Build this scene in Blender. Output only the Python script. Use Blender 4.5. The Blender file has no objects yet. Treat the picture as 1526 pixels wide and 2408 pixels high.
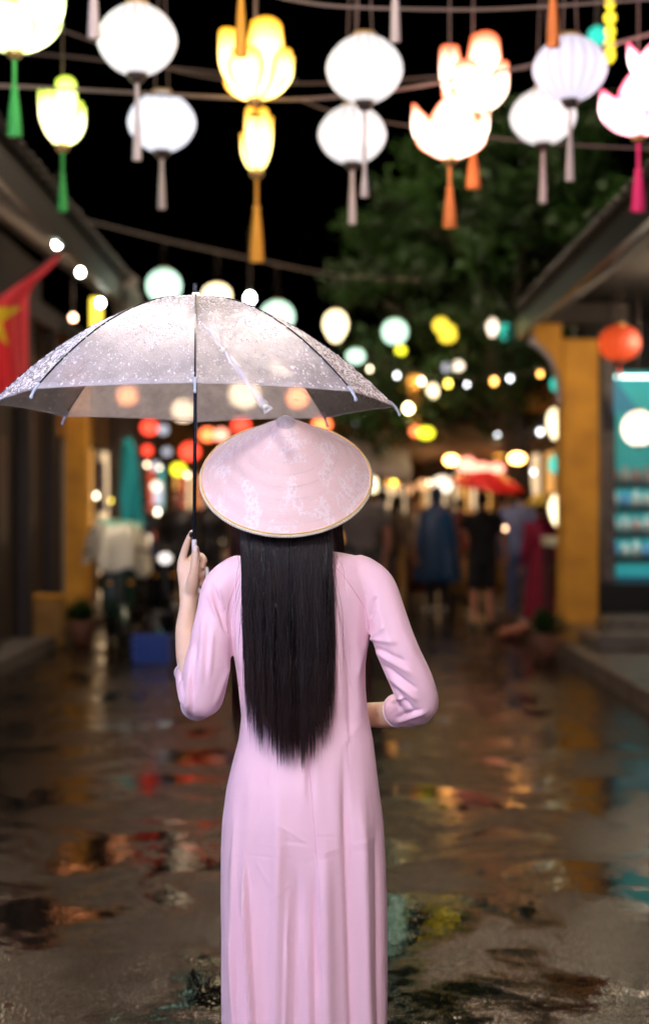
import bpy, bmesh, math, random
import numpy as np
from mathutils import Vector, Matrix, noise
from mathutils.bvhtree import BVHTree

random.seed(7); np.random.seed(7)
SC = bpy.context.scene
COL = SC.collection
PI = math.pi

# ---------------------------------------------------------------- camera
cam_d = bpy.data.cameras.new('camera'); cam = bpy.data.objects.new('camera', cam_d)
COL.objects.link(cam); SC.camera = cam
CZ = 1.44
cam.location = (0, 0, CZ); cam.rotation_euler = (PI/2, 0, 0)
cam_d.sensor_fit = 'VERTICAL'; cam_d.sensor_height = 36; cam_d.sensor_width = 24; cam_d.lens = 50
cam_d.clip_start = 0.05; cam_d.clip_end = 400
cam_d.dof.use_dof = True; cam_d.dof.focus_distance = 3.22; cam_d.dof.aperture_fstop = 1.75
F = 3344.0
def P(px, py, Y):
    """a pixel of the photograph at 1526 x 2408, at depth Y, as a point of the place"""
    return Vector(((px-763)/F*Y, Y, CZ-(py-1204)/F*Y))

# ---------------------------------------------------------------- night sky, moon, exposure
W = bpy.data.worlds.new('World'); SC.world = W; W.use_nodes = True
nt = W.node_tree; bg = nt.nodes['Background']
sky = nt.nodes.new('ShaderNodeTexSky'); sky.sky_type = 'NISHITA'; sky.sun_disc = False
sky.sun_elevation = math.radians(-7); sky.sun_rotation = math.radians(200)
nt.links.new(sky.outputs[0], bg.inputs[0]); bg.inputs[1].default_value = 0.05
sun_d = bpy.data.lights.new('moon', 'SUN'); sun_d.energy = 0.006; sun_d.angle = math.radians(0.5); sun_d.color = (.75, .82, 1)
sun = bpy.data.objects.new('moon', sun_d); COL.objects.link(sun); sun.rotation_euler = (math.radians(50), 0, math.radians(-20))
SC.view_settings.view_transform = 'Standard'; SC.view_settings.look = 'None'
SC.view_settings.exposure = 1.2; SC.view_settings.gamma = 1; SC.view_settings.use_curve_mapping = False
SC.cycles.use_light_tree = True; SC.cycles.max_bounces = 8; SC.cycles.transparent_max_bounces = 16
SC.cycles.diffuse_bounces = 3; SC.cycles.glossy_bounces = 4; SC.cycles.transmission_bounces = 4
SC.cycles.sample_clamp_indirect = 4.0; SC.cycles.caustics_reflective = False; SC.cycles.caustics_refractive = False
SC.cycles.use_denoising = True

# ---------------------------------------------------------------- materials
MATS = {}
def mat(name, base=(.5,.5,.5), rough=.6, metal=0, noise_amt=0, noise_scale=8, bump=0, bump_scale=60, sheen=0,
        emis=None, estr=0, spec=.5, trans=0, alpha=1, coat=0, stretch=(1,1,1), dark=None, sss=0):
    if name in MATS: return MATS[name]
    m = bpy.data.materials.new(name); m.use_nodes = True; MATS[name] = m
    t = m.node_tree; b = t.nodes['Principled BSDF']
    b.inputs['Base Color'].default_value = (*base, 1); b.inputs['Roughness'].default_value = rough
    b.inputs['Metallic'].default_value = metal; b.inputs['Specular IOR Level'].default_value = spec
    b.inputs['Sheen Weight'].default_value = sheen; b.inputs['Transmission Weight'].default_value = trans
    b.inputs['Alpha'].default_value = alpha; b.inputs['Coat Weight'].default_value = coat
    if sss:
        b.inputs['Subsurface Weight'].default_value = sss; b.inputs['Subsurface Scale'].default_value = .012
        b.inputs['Subsurface Radius'].default_value = (1, .35, .2)
    if emis:
        b.inputs['Emission Color'].default_value = (*emis, 1); b.inputs['Emission Strength'].default_value = estr
    if noise_amt or bump:
        tc = t.nodes.new('ShaderNodeTexCoord'); mp = t.nodes.new('ShaderNodeMapping')
        mp.inputs['Scale'].default_value = stretch
        t.links.new(tc.outputs['Object'], mp.inputs['Vector'])
    if noise_amt:
        n = t.nodes.new('ShaderNodeTexNoise'); n.inputs['Scale'].default_value = noise_scale; n.inputs['Detail'].default_value = 6
        t.links.new(mp.outputs[0], n.inputs['Vector'])
        r = t.nodes.new('ShaderNodeValToRGB'); d = dark or tuple(c*(1-noise_amt) for c in base)
        r.color_ramp.elements[0].color = (*d, 1); r.color_ramp.elements[0].position = .3
        r.color_ramp.elements[1].color = (*[min(1, c*(1+noise_amt*.4)) for c in base], 1); r.color_ramp.elements[1].position = .7
        t.links.new(n.outputs['Fac'], r.inputs['Fac']); t.links.new(r.outputs['Color'], b.inputs['Base Color'])
    if bump:
        n2 = t.nodes.new('ShaderNodeTexNoise'); n2.inputs['Scale'].default_value = bump_scale; n2.inputs['Detail'].default_value = 4
        t.links.new(mp.outputs[0], n2.inputs['Vector'])
        bp = t.nodes.new('ShaderNodeBump'); bp.inputs['Strength'].default_value = bump; bp.inputs['Distance'].default_value = .01
        t.links.new(n2.outputs['Fac'], bp.inputs['Height']); t.links.new(bp.outputs[0], b.inputs['Normal'])
    return m

def lamp_mat(name, core, edge=None, strength=4, rib=16, rib_dark=.62, top=.35, sheer=None):
    """lit silk lantern: glow painted into the emission, strongest below the middle as from a low bulb; ribs of the frame show darker"""
    if name in MATS: return MATS[name]
    m = bpy.data.materials.new(name); m.use_nodes = True; MATS[name] = m
    t = m.node_tree; b = t.nodes['Principled BSDF']; N = t.nodes.new; L = t.links.new
    sheer = sheer or tuple(.3*q*q for q in (edge or core))
    b.inputs['Base Color'].default_value = (*sheer, 1); b.inputs['Roughness'].default_value = .6
    a = N('ShaderNodeAttribute'); a.attribute_name = 'glow'
    sep = N('ShaderNodeSeparateColor'); L(a.outputs['Color'], sep.inputs[0])
    # red: painted falloff of bulb glow, green: rib line, blue: cloth edge / print
    mr = N('ShaderNodeMapRange'); mr.inputs['To Min'].default_value = strength*top; mr.inputs['To Max'].default_value = strength
    L(sep.outputs[0], mr.inputs['Value'])
    mg = N('ShaderNodeMapRange'); mg.inputs['To Min'].default_value = 1; mg.inputs['To Max'].default_value = rib_dark
    L(sep.outputs[1], mg.inputs['Value'])
    mul = N('ShaderNodeMath'); mul.operation = 'MULTIPLY'; L(mr.outputs[0], mul.inputs[0]); L(mg.outputs[0], mul.inputs[1])
    mx = N('ShaderNodeMix'); mx.data_type = 'RGBA'
    mx.inputs['A'].default_value = (*core, 1); mx.inputs['B'].default_value = (*(edge or core), 1)
    L(sep.outputs[2], mx.inputs['Factor'])
    L(mx.outputs['Result'], b.inputs['Emission Color'])
    if edge:   # printed cloth lets less light through at the dyed edge
        m3 = N('ShaderNodeMapRange'); m3.inputs['To Min'].default_value = 1; m3.inputs['To Max'].default_value = .36
        L(sep.outputs[2], m3.inputs['Value'])
        mul2 = N('ShaderNodeMath'); mul2.operation = 'MULTIPLY'; L(mul.outputs[0], mul2.inputs[0]); L(m3.outputs[0], mul2.inputs[1])
        L(mul2.outputs[0], b.inputs['Emission Strength'])
    else:
        L(mul.outputs[0], b.inputs['Emission Strength'])
    return m

# ---------------------------------------------------------------- helpers: objects
def tag(o, label=None, cat=None, group=None, kind=None):
    if label: o['label'] = label
    if cat: o['category'] = cat
    if group: o['group'] = group
    if kind: o['kind'] = kind
    return o
def empty(name, loc, label=None, cat=None, group=None, kind=None, rz=0):
    o = bpy.data.objects.new(name, None); COL.objects.link(o); o.empty_display_size = .05
    o.location = loc; o.rotation_euler = (0, 0, rz)
    return tag(o, label, cat, group, kind)
WORLD_OF = {}
def link(name, me, m=None, parent=None, smooth=True, keep=True):
    """link mesh; coordinates are given in the place's own frame, a parent's location is taken off"""
    o = bpy.data.objects.new(name, me); COL.objects.link(o)
    if m is not None and not me.materials: me.materials.append(m)
    if smooth and len(me.polygons): me.polygons.foreach_set('use_smooth', [True]*len(me.polygons))
    if parent is not None:
        o.parent = parent
        if keep:
            w = abs_matrix(parent)
            o.matrix_local = w.inverted()
    return o
def abs_matrix(o):
    M = Matrix.LocRotScale(o.location, o.rotation_euler, o.scale)
    return abs_matrix(o.parent) @ M if o.parent else M
def bm_obj(name, bm, m, parent=None, smooth=True, keep=True, cols=None):
    me = bpy.data.meshes.new(name); bm.to_mesh(me); bm.free()
    return link(name, me, m, parent, smooth, keep)
def data_mesh(name, V, Fc):
    me = bpy.data.meshes.new(name); me.from_pydata([tuple(v) for v in V], [], Fc); me.update(); return me
def copy_tree(o, parent=None):
    c = o.copy(); COL.objects.link(c)
    if parent is not None: c.parent = parent
    for ch in list(o.children): copy_tree(ch, c)
    return c

# ---------------------------------------------------------------- helpers: shapes
def box(bm, x0, x1, y0, y1, z0, z1, bev=0, M=None):
    g = bmesh.ops.create_cube(bm, size=1)
    vs = g['verts']
    for v in vs:
        v.co = Vector(((x0+x1)/2+v.co.x*(x1-x0), (y0+y1)/2+v.co.y*(y1-y0), (z0+z1)/2+v.co.z*(z1-z0)))
    if bev:
        es = set(e for v in vs for e in v.link_edges)
        r = bmesh.ops.bevel(bm, geom=list(es), offset=bev, segments=1, affect='EDGES')
        vs = [v for v in bm.verts if v in set(r['verts'])] or vs
    if M is not None: bmesh.ops.transform(bm, matrix=M, verts=vs)
    return vs
def newbox(name, x0, x1, y0, y1, z0, z1, m, parent=None, bev=.004, M=None):
    bm = bmesh.new(); box(bm, x0, x1, y0, y1, z0, z1, bev, M)
    return bm_obj(name, bm, m, parent, smooth=False)
def catmull(pts, rad, n):
    pts = [Vector(p) for p in pts]; out = []; ro = []
    rad = [(r if hasattr(r, '__len__') else (r, r)) for r in rad]
    for i in range(len(pts)-1):
        p0 = pts[max(i-1, 0)]; p1 = pts[i]; p2 = pts[i+1]; p3 = pts[min(i+2, len(pts)-1)]
        for k in range(n):
            t = k/n
            out.append(.5*((2*p1)+(p2-p0)*t+(2*p0-5*p1+4*p2-p3)*t*t+(3*p1-p0-3*p2+p3)*t**3))
            s = t*t*(3-2*t)
            ro.append((rad[i][0]*(1-s)+rad[i+1][0]*s, rad[i][1]*(1-s)+rad[i+1][1]*s))
    out.append(pts[-1]); ro.append(rad[-1]); return out, ro
def tube(bm, pts, rad, sides=12, n=4, caps=True, round_end=False, ref=None):
    """swept tube; rad a number, list, or list of pairs (across, along ref)"""
    if not hasattr(rad, '__len__'): rad = [rad]*len(pts)
    P_, R_ = catmull(pts, rad, n) if n > 1 else ([Vector(p) for p in pts], [(r if hasattr(r, '__len__') else (r, r)) for r in rad])
    if round_end:
        def extra(p, q, r):
            d = (p-q).normalized(); m_ = (r[0]+r[1])/2
            return [(p+d*m_*math.sin(a), (r[0]*math.cos(a), r[1]*math.cos(a))) for a in (.5, 1.0, 1.35)]
        e0 = extra(P_[0], P_[1], R_[0]); e1 = extra(P_[-1], P_[-2], R_[-1])
        P_ = [e[0] for e in reversed(e0)]+P_+[e[0] for e in e1]; R_ = [e[1] for e in reversed(e0)]+R_+[e[1] for e in e1]
    rings = []; up = ref and Vector(ref)
    side = None
    for i, p in enumerate(P_):
        d = (P_[min(i+1, len(P_)-1)]-P_[max(i-1, 0)])
        d = d.normalized() if d.length > 1e-9 else Vector((0, 0, 1))
        if side is None:
            a = up if up else (Vector((0, 0, 1)) if abs(d.z) < .9 else Vector((0, 1, 0)))
            side = d.cross(a).normalized()
        else:
            side = (side-d*side.dot(d)); side = side.normalized() if side.length > 1e-6 else d.orthogonal().normalized()
        o2 = side.cross(d).normalized()
        rings.append([bm.verts.new(p+side*R_[i][0]*math.cos(2*PI*k/sides)+o2*R_[i][1]*math.sin(2*PI*k/sides)) for k in range(sides)])
    for a, b in zip(rings, rings[1:]):
        for k in range(sides): bm.faces.new((a[k], a[(k+1) % sides], b[(k+1) % sides], b[k]))
    if caps: bm.faces.new(list(reversed(rings[0]))); bm.faces.new(rings[-1])
    return rings
def hrings(bm, secs, sides=32, power=2.0):
    """stack of horizontal rings: (cx, cy, z, rx, ry)"""
    rings = []
    for cx, cy, z, rx, ry in secs:
        ring = []
        for k in range(sides):
            a = 2*PI*k/sides; c, s = math.cos(a), math.sin(a)
            ring.append(bm.verts.new((cx+rx*math.copysign(abs(c)**(2/power), c), cy+ry*math.copysign(abs(s)**(2/power), s), z)))
        rings.append(ring)
    for a, b in zip(rings, rings[1:]):
        for k in range(sides): bm.faces.new((a[k], a[(k+1) % sides], b[(k+1) % sides], b[k]))
    bm.faces.new(list(reversed(rings[0]))); bm.faces.new(rings[-1])
def ball(bm, c, r, u=16, v=10, M=None):
    r = r if hasattr(r, '__len__') else (r, r, r)
    g = bmesh.ops.create_uvsphere(bm, u_segments=u, v_segments=v, radius=1)
    T = Matrix.Translation(c) @ (M if M is not None else Matrix.Identity(4)) @ Matrix.Diagonal((*r, 1))
    bmesh.ops.transform(bm, matrix=T, verts=g['verts'])
def lathe(bm, prof, sides=24, c=(0, 0, 0), lobes=0, lob=0, cap=True):
    rings = []
    for r, z in prof:
        rings.append([bm.verts.new((c[0]+r*(1+lob*abs(math.cos(lobes*a/2)) if lobes else r*0+1)*math.cos(a) if lobes else c[0]+r*math.cos(a),
                                    c[1]+(r*(1+lob*abs(math.cos(lobes*a/2))) if lobes else r)*math.sin(a), c[2]+z))
                      for a in [2*PI*k/sides for k in range(sides)]])
    for a, b in zip(rings, rings[1:]):
        for k in range(sides): bm.faces.new((a[k], a[(k+1) % sides], b[(k+1) % sides], b[k]))
    if cap:
        bm.faces.new(list(reversed(rings[0]))); bm.faces.new(rings[-1])
    return rings
def merged(bm, voxel, smooth=4, name='body'):
    """one continuous closed surface out of overlapping closed shapes"""
    bmesh.ops.recalc_face_normals(bm, faces=bm.faces)
    me = bpy.data.meshes.new('tmp'); bm.to_mesh(me); bm.free()
    ob = bpy.data.objects.new('tmp', me); COL.objects.link(ob)
    md = ob.modifiers.new('r', 'REMESH'); md.mode = 'VOXEL'; md.voxel_size = voxel; md.use_smooth_shade = True
    if smooth:
        s = ob.modifiers.new('s', 'SMOOTH'); s.factor = .5; s.iterations = smooth
    dg = bpy.context.evaluated_depsgraph_get(); dg.update()
    out = bpy.data.meshes.new_from_object(ob.evaluated_get(dg), depsgraph=dg)
    bpy.data.objects.remove(ob); bpy.data.meshes.remove(me)
    out.name = name; return out
def get_co(me):
    a = np.empty(len(me.vertices)*3); me.vertices.foreach_get('co', a); return a.reshape(-1, 3)
def get_no(me):
    a = np.empty(len(me.vertices)*3); me.vertices.foreach_get('normal', a); return a.reshape(-1, 3)
def set_co(me, c): me.vertices.foreach_set('co', c.reshape(-1)); me.update()

# ---------------------------------------------------------------- shared materials
M_wood_dark = mat('dark_stained_wood', (.026, .016, .011), .5, noise_amt=.6, noise_scale=6, bump=.3, stretch=(8, 8, 1))
M_wood = mat('weathered_wood', (.05, .032, .022), .6, noise_amt=.5, noise_scale=5, bump=.3, stretch=(8, 8, 1))
M_yellow = mat('mustard_limewash', (.74, .36, .035), .75, noise_amt=.3, noise_scale=3, bump=.2, dark=(.55, .25, .03))
M_yellow2 = mat('old_ochre_limewash', (.45, .24, .06), .8, noise_amt=.5, noise_scale=2, bump=.2)
M_plaster = mat('greyed_plaster', (.20, .165, .14), .8, noise_amt=.5, noise_scale=3, bump=.3)
M_tile = mat('mossy_clay_tile', (.020, .013, .010), .7, noise_amt=.6, noise_scale=9, bump=.4)
M_stone = mat('worn_paving_stone', (.16, .14, .125), .35, noise_amt=.5, noise_scale=7, bump=.5)
M_black = mat('black_lacquer', (.012, .011, .012), .35)
M_metal = mat('dark_painted_steel', (.05, .06, .07), .3, metal=.7)
M_wire = mat('cable_sheath', (.22, .16, .14), .5)
M_skin = mat('skin', (.80, .56, .40), .45, sss=.15, noise_amt=.08, noise_scale=30)
M_skin_b = mat('tanned_skin', (.45, .24, .15), .5)
M_hair = mat('black_hair', (.008, .006, .006), .45, spec=.3)
# strengths of the added lanterns out of view, and frost of the vinyl
KEY_L, COOL_L, ROSE_L, WARM_L, FAR_L = 120, 25, 10, 3, 100
UMB_LO, UMB_HI = .37, .66
# ================================================================ THE STREET
def ground_material():
    m = bpy.data.materials.new('wet_asphalt'); m.use_nodes = True
    t = m.node_tree; b = t.nodes['Principled BSDF']; N = t.nodes.new; L = t.links.new
    tc = N('ShaderNodeTexCoord')
    big = N('ShaderNodeTexNoise'); big.inputs['Scale'].default_value = 1.6; big.inputs['Detail'].default_value = 9; big.inputs['Roughness'].default_value = .7; big.inputs['Distortion'].default_value = .5
    L(tc.outputs['Object'], big.inputs['Vector'])
    pud = N('ShaderNodeMapRange'); pud.inputs['From Min'].default_value = .455; pud.inputs['From Max'].default_value = .56
    L(big.outputs['Fac'], pud.inputs['Value'])       # 0 rough asphalt .. 1 standing water
    fine = N('ShaderNodeTexNoise'); fine.inputs['Scale'].default_value = 55; fine.inputs['Detail'].default_value = 3
    L(tc.outputs['Object'], fine.inputs['Vector'])
    grit = N('ShaderNodeTexVoronoi'); grit.inputs['Scale'].default_value = 95
    L(tc.outputs['Object'], grit.inputs['Vector'])
    rip = N('ShaderNodeTexNoise'); rip.inputs['Scale'].default_value = 7; rip.inputs['Detail'].default_value = 3
    L(tc.outputs['Object'], rip.inputs['Vector'])
    col = N('ShaderNodeMix'); col.data_type = 'RGBA'
    col.inputs['A'].default_value = (.026, .0185, .013, 1); col.inputs['B'].default_value = (.006, .005, .0045, 1)
    L(pud.outputs[0], col.inputs['Factor'])
    sp = N('ShaderNodeMapRange'); sp.inputs['From Min'].default_value = .35; sp.inputs['From Max'].default_value = .7
    sp.inputs['To Min'].default_value = .35; sp.inputs['To Max'].default_value = 1.6; L(fine.outputs['Fac'], sp.inputs['Value'])
    cm = N('ShaderNodeVectorMath'); cm.operation = 'SCALE'; L(col.outputs['Result'], cm.inputs[0]); L(sp.outputs[0], cm.inputs['Scale'])
    L(cm.outputs[0], b.inputs['Base Color'])
    ro = N('ShaderNodeMapRange'); ro.inputs['To Min'].default_value = .24; ro.inputs['To Max'].default_value = .03
    L(pud.outputs[0], ro.inputs['Value']); L(ro.outputs[0], b.inputs['Roughness'])
    b.inputs['IOR'].default_value = 1.4
    sl_ = N('ShaderNodeMapRange'); sl_.inputs['To Min'].default_value = .26; sl_.inputs['To Max'].default_value = .55; L(pud.outputs[0], sl_.inputs['Value']); L(sl_.outputs[0], b.inputs['Specular IOR Level'])
    inv = N('ShaderNodeMath'); inv.operation = 'SUBTRACT'; inv.inputs[0].default_value = 1.12; L(pud.outputs[0], inv.inputs[1])
    b1 = N('ShaderNodeBump'); b1.inputs['Distance'].default_value = .0045
    st = N('ShaderNodeMath'); st.operation = 'MULTIPLY'; st.inputs[1].default_value = .36; L(inv.outputs[0], st.inputs[0]); L(st.outputs[0], b1.inputs['Strength'])
    L(grit.outputs['Distance'], b1.inputs['Height'])
    b2 = N('ShaderNodeBump'); b2.inputs['Distance'].default_value = .03; b2.inputs['Strength'].default_value = .08
    L(rip.outputs['Fac'], b2.inputs['Height']); L(b1.outputs[0], b2.inputs['Normal']); L(b2.outputs[0], b.inputs['Normal'])
    return m
M_ground = ground_material()
V = []; Fc = []
xs = np.concatenate([np.linspace(-60, -4, 6), np.linspace(-3.5, 3.5, 60), np.linspace(4, 60, 6)])
ys = np.concatenate([np.linspace(-30, 0, 6), np.linspace(.5, 30, 180), np.linspace(35, 120, 8)])
for y in ys:
    for x in xs:
        z = 0
        if abs(x) < 3.6 and .2 < y < 31:
            z = .010*noise.noise((x*.9, y*.9, 3.1))+.004*noise.noise((x*3, y*3, 1.2))
        V.append((x, y, z-.004))
nx = len(xs)
for j in range(len(ys)-1):
    for i in range(nx-1): Fc.append((j*nx+i, j*nx+i+1, (j+1)*nx+i+1, (j+1)*nx+i))
tag(link('street', data_mesh('street', V, Fc), M_ground), kind='structure')

# pavements with kerb stones
for side, xk in (('left', -2.85), ('right', 2.32)):
    s = -1 if side == 'left' else 1
    h = .12 if s < 0 else .15
    pv = newbox('pavement', *(sorted((xk+s*.16, xk+s*8))), -6, 60, -.05, h, M_stone, bev=0); tag(pv, kind='structure')
    me = None; y = 2.0; i = 0
    while y < 40:
        ln = .8
        if me is None:
            k = newbox('kerb_stone', xk-.0, xk+s*.155, y, y+ln-.012, -.05, h+.004, M_stone, pv, bev=.012)
        else:
            k = bpy.data.objects.new('kerb_stone', me); COL.objects.link(k); k.parent = pv
            k.location = (0, y-2.0, .003*math.sin(i*2.3)); k.rotation_euler = (0, 0, .0002*math.sin(i))
        me = me or k.data; y += ln; i += 1

# ---------------------------------------------------------------- tiled roof
tile_me = {}
def tile_mesh(L_, w_):
    key = (L_, w_)
    if key not in tile_me:
        V = []; Fc = []
        for j, y in enumerate((0, L_)):
            for k in range(5):
                a = PI*k/4; V.append((w_/2*math.cos(a), y, w_/2*math.sin(a)*.75+(.012 if j == 0 else 0)))
        for k in range(4): Fc.append((k, k+1, k+6, k+5))
        Fc.append((4, 3, 2, 1, 0)); Fc.append((5, 6, 7, 8, 9))
        tile_me[key] = data_mesh('tile', V, Fc)
    return tile_me[key]
def roof_slope(parent, xe, ze, xr, zr, y0, y1, tile_w=.24, courses=5, near=True, tile_mat=None, mat_=None):
    """slope rising from the eave (xe, ze) to the ridge (xr, zr), running along the street; near eave courses are single tiles"""
    s = 1 if xr > xe else -1
    bm = bmesh.new()
    t = .09
    pts = [(xe, ze), (xr, zr), (xr, zr+t), (xe, ze+t)]
    a = [bm.verts.new((x, y0, z)) for x, z in pts]; b = [bm.verts.new((x, y1, z)) for x, z in pts]
    bm.faces.new(a); bm.faces.new(list(reversed(b)))
    for k in range(4): bm.faces.new((a[k], b[k], b[(k+1) % 4], a[(k+1) % 4]))
    bmesh.ops.recalc_face_normals(bm, faces=bm.faces)
    roof = bm_obj('roof', bm, mat_ or M_tile, parent, smooth=False)
    ang = math.atan2(zr-ze, abs(xr-xe)); length = math.hypot(zr-ze, xr-xe)
    L_ = .34; n = int((y1-y0)/tile_w); tot = int(length/L_)
    me = tile_mesh(L_+.03, tile_w*.92)
    if not me.materials: me.materials.append(tile_mat or M_tile)
    bmr = bmesh.new()
    for c in range(tot):
        for i in range(n):
            d = c*L_-.03
            x = xe+s*d*math.cos(ang); z = ze+t+.004+d*math.sin(ang); y = y0+(i+.5)*tile_w+random.uniform(-.01, .01)
            M = Matrix.Translation((x, y, z+random.uniform(0, .008))) @ Matrix.Rotation(-s*ang if s > 0 else ang, 4, 'Y') @ Matrix.Rotation((-PI/2 if s > 0 else PI/2)+random.uniform(-.03, .03), 4, 'Z')
            if near and c < courses:
                o = bpy.data.objects.new('tile', me); COL.objects.link(o); o.parent = roof
                o.matrix_local = abs_matrix(roof).inverted() @ M
            else:
                vs = [bmr.verts.new(M @ v.co) for v in me.vertices]
                for p in me.polygons: bmr.faces.new([vs[k] for k in p.vertices])
    if len(bmr.verts):
        bmr.normal_update()
        tag(bm_obj('roof_tiles', bmr, tile_mat or M_tile, roof, smooth=False), kind='stuff')
    else: bmr.free()
    return roof

# ================================================================ LEFT SHOP HOUSE (eave, dark timber front, ochre pier)
lh = empty('shop_house', (-4.5, 12, 0), 'dark timber shop house on the left with a low tiled eave and yellow corner pier', 'house')
newbox('wall', -7, -3.30, 8, 16.6, 0, 4.3, M_wood_dark, lh)
y = 12.6
while y < 16.2:
    newbox('plank', -3.298, -3.26+.012*random.random(), y, y+.145, .14, 3.2, M_wood, lh, bev=.004); y += .16
for yy in (13.4, 14.9, 16.3):
    newbox('post', -3.24, -3.08, yy, yy+.16, .1, 3.5, M_wood_dark, lh, bev=.012)
newbox('beam', -3.25, -3.07, 8.0, 16.55, 3.5, 3.72, M_wood_dark, lh)
pr = newbox('pier', -3.05, -2.79, 16.7, 16.98, .1, 3.2, M_yellow, lh, bev=.015)
newbox('pier_base', -3.08, -2.76, 16.67, 17.0, .1, .28, M_yellow2, pr, bev=.012)
newbox('pier_cap', -3.09, -2.75, 16.66, 17.02, 3.202, 3.36, M_yellow2, pr, bev=.012)
rf = roof_slope(lh, -2.02, 3.68, -5.2, 5.95, 8.2, 14.45, courses=6)
newbox('fascia', -2.06, -2.00, 8.15, 14.5, 3.50, 3.70, M_wood_dark, rf, bev=.008)
yy = 8.3
while yy < 14.4:
    bm = bmesh.new(); tube(bm, [(-2.1, yy, 3.57), (-3.3, yy, 4.41)], .045, sides=6, n=1)
    bm_obj('rafter', bm, M_wood, rf, smooth=False); yy += .55
# rake mouldings at the far gable end of the roof, white plaster weathered grey
bm = bmesh.new()
tube(bm, [(-1.97, 14.5, 3.70), (-2.25, 14.5, 3.93), (-2.9, 14.5, 4.44), (-3.6, 14.5, 4.95)], [.14, .13, .12, .12], sides=8, n=3)
bm_obj('verge', bm, M_plaster, rf)
bm = bmesh.new()
ball(bm, (-1.98, 14.3, 3.55), (.15, .2, .2)); tube(bm, [(-1.98, 14.3, 3.5), (-2.05, 14.25, 3.25), (-2.2, 14.25, 3.05)], [.12, .09, .04], n=3)
bm_obj('eave_ornament', merged(bm, .02), M_plaster, rf) if False else link('eave_ornament', merged(bm, .02), M_plaster, rf)

lw = newbox('low_wall', -3.15, -2.78, 15.15, 15.33, .0, .52, M_yellow2, None, bev=.02)
tag(lw, 'knee high ochre wall stub in front of the yellow pier on the left', 'wall')
newbox('coping', -3.18, -2.75, 15.12, 15.36, .522, .56, M_yellow, lw, bev=.01)

# ================================================================ RIGHT SHOP HOUSE (ochre column, bracket, black eave, show window)
rh = empty('shop_house', (4.2, 12, 0), 'shop house on the right with a thick yellow column under a black eave', 'house')
newbox('wall', 3.9, 7.5, 8, 16.5, 0, 4.6, M_wood_dark, rh)
newbox('back_wall', 2.75, 3.88, 15.6, 15.8, .15, 4.0, M_black, rh)
newbox('ceiling_board', 2.2, 3.9, 10, 15.6, 3.55, 3.6, mat('matte_brown_ceiling', (.012, .009, .008), .95), rh, bev=0)  # plain matte dark brown board
cp = newbox('column', 2.335, 2.70, 14.0, 14.36, .15, 3.15, M_yellow, rh, bev=.02)
newbox('column_base', 2.30, 2.735, 13.965, 14.395, .15, .36, M_yellow2, cp, bev=.015)
# curved plaster bracket on the street side, with a white edge
bm = bmesh.new()
prof = [(2.335, 3.15), (2.335, 2.62), (2.31, 2.80), (2.25, 2.96), (2.16, 3.06), (2.08, 3.12), (2.06, 3.30), (2.335, 3.30)]
a = [bm.verts.new((x, 14.03, z)) for x, z in prof]; b_ = [bm.verts.new((x, 14.33, z)) for x, z in prof]
bm.faces.new(a); bm.faces.new(list(reversed(b_)))
for k in range(len(prof)): bm.faces.new((a[k], b_[k], b_[(k+1) % len(prof)], a[(k+1) % len(prof)]))
bmesh.ops.recalc_face_normals(bm, faces=bm.faces)
br = bm_obj('bracket', bm, M_yellow, cp, smooth=False)
bm = bmesh.new(); tube(bm, [(2.33, 14.1, 2.5), (2.315, 14.1, 2.78), (2.24, 14.1, 2.97), (2.15, 14.1, 3.08), (2.04, 14.1, 3.16)], [.03, .035, .04, .05, .055], n=4)
bm_obj('bracket_moulding', bm, mat('white_limewash', (.62, .6, .62), .7, noise_amt=.2), br)
newbox('architrave', 2.05, 3.0, 13.98, 14.4, 3.302, 3.5, M_wood_dark, cp)
r2 = roof_slope(rh, 2.00, 3.38, 5.5, 5.7, 8.2, 14.6, courses=4, mat_=M_wood_dark)
newbox('fascia', 1.97, 2.03, 8.15, 14.62, 3.22, 3.40, M_black, r2)
yy = 8.3
while yy < 14.5:
    bm = bmesh.new(); tube(bm, [(2.08, yy, 3.30), (3.9, yy, 4.49)], .045, sides=6, n=1)
    bm_obj('rafter', bm, M_wood_dark, r2, smooth=False); yy += .55
newbox('post', 2.80, 2.94, 14.38, 14.52, .72, 3.55, mat('grey_brown_post', (.13, .11, .11), .5, noise_amt=.4), rh, bev=.012)
newbox('post', 3.72, 3.86, 14.38, 14.52, .72, 3.55, M_wood_dark, rh, bev=.012)
bs = newbox('plinth', 2.74, 4.0, 14.3, 14.7, .42, .72, M_black, rh, bev=.01)
# stone steps
for (x0, y0, z0, z1) in ((2.50, 13.1, .15, .30), (2.66, 13.5, .30, .42)):
    s0 = newbox('step', x0, 4.3, y0, 14.9, z0, z1, M_stone, rh, bev=.03)
    xx = x0+.02
    while xx < 3.6:
        w_ = .42; newbox('stone', xx, xx+w_-.014, y0-.016, y0+.38, z0+.004, z1+.012, M_stone, s0, bev=.012); xx += w_
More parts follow.
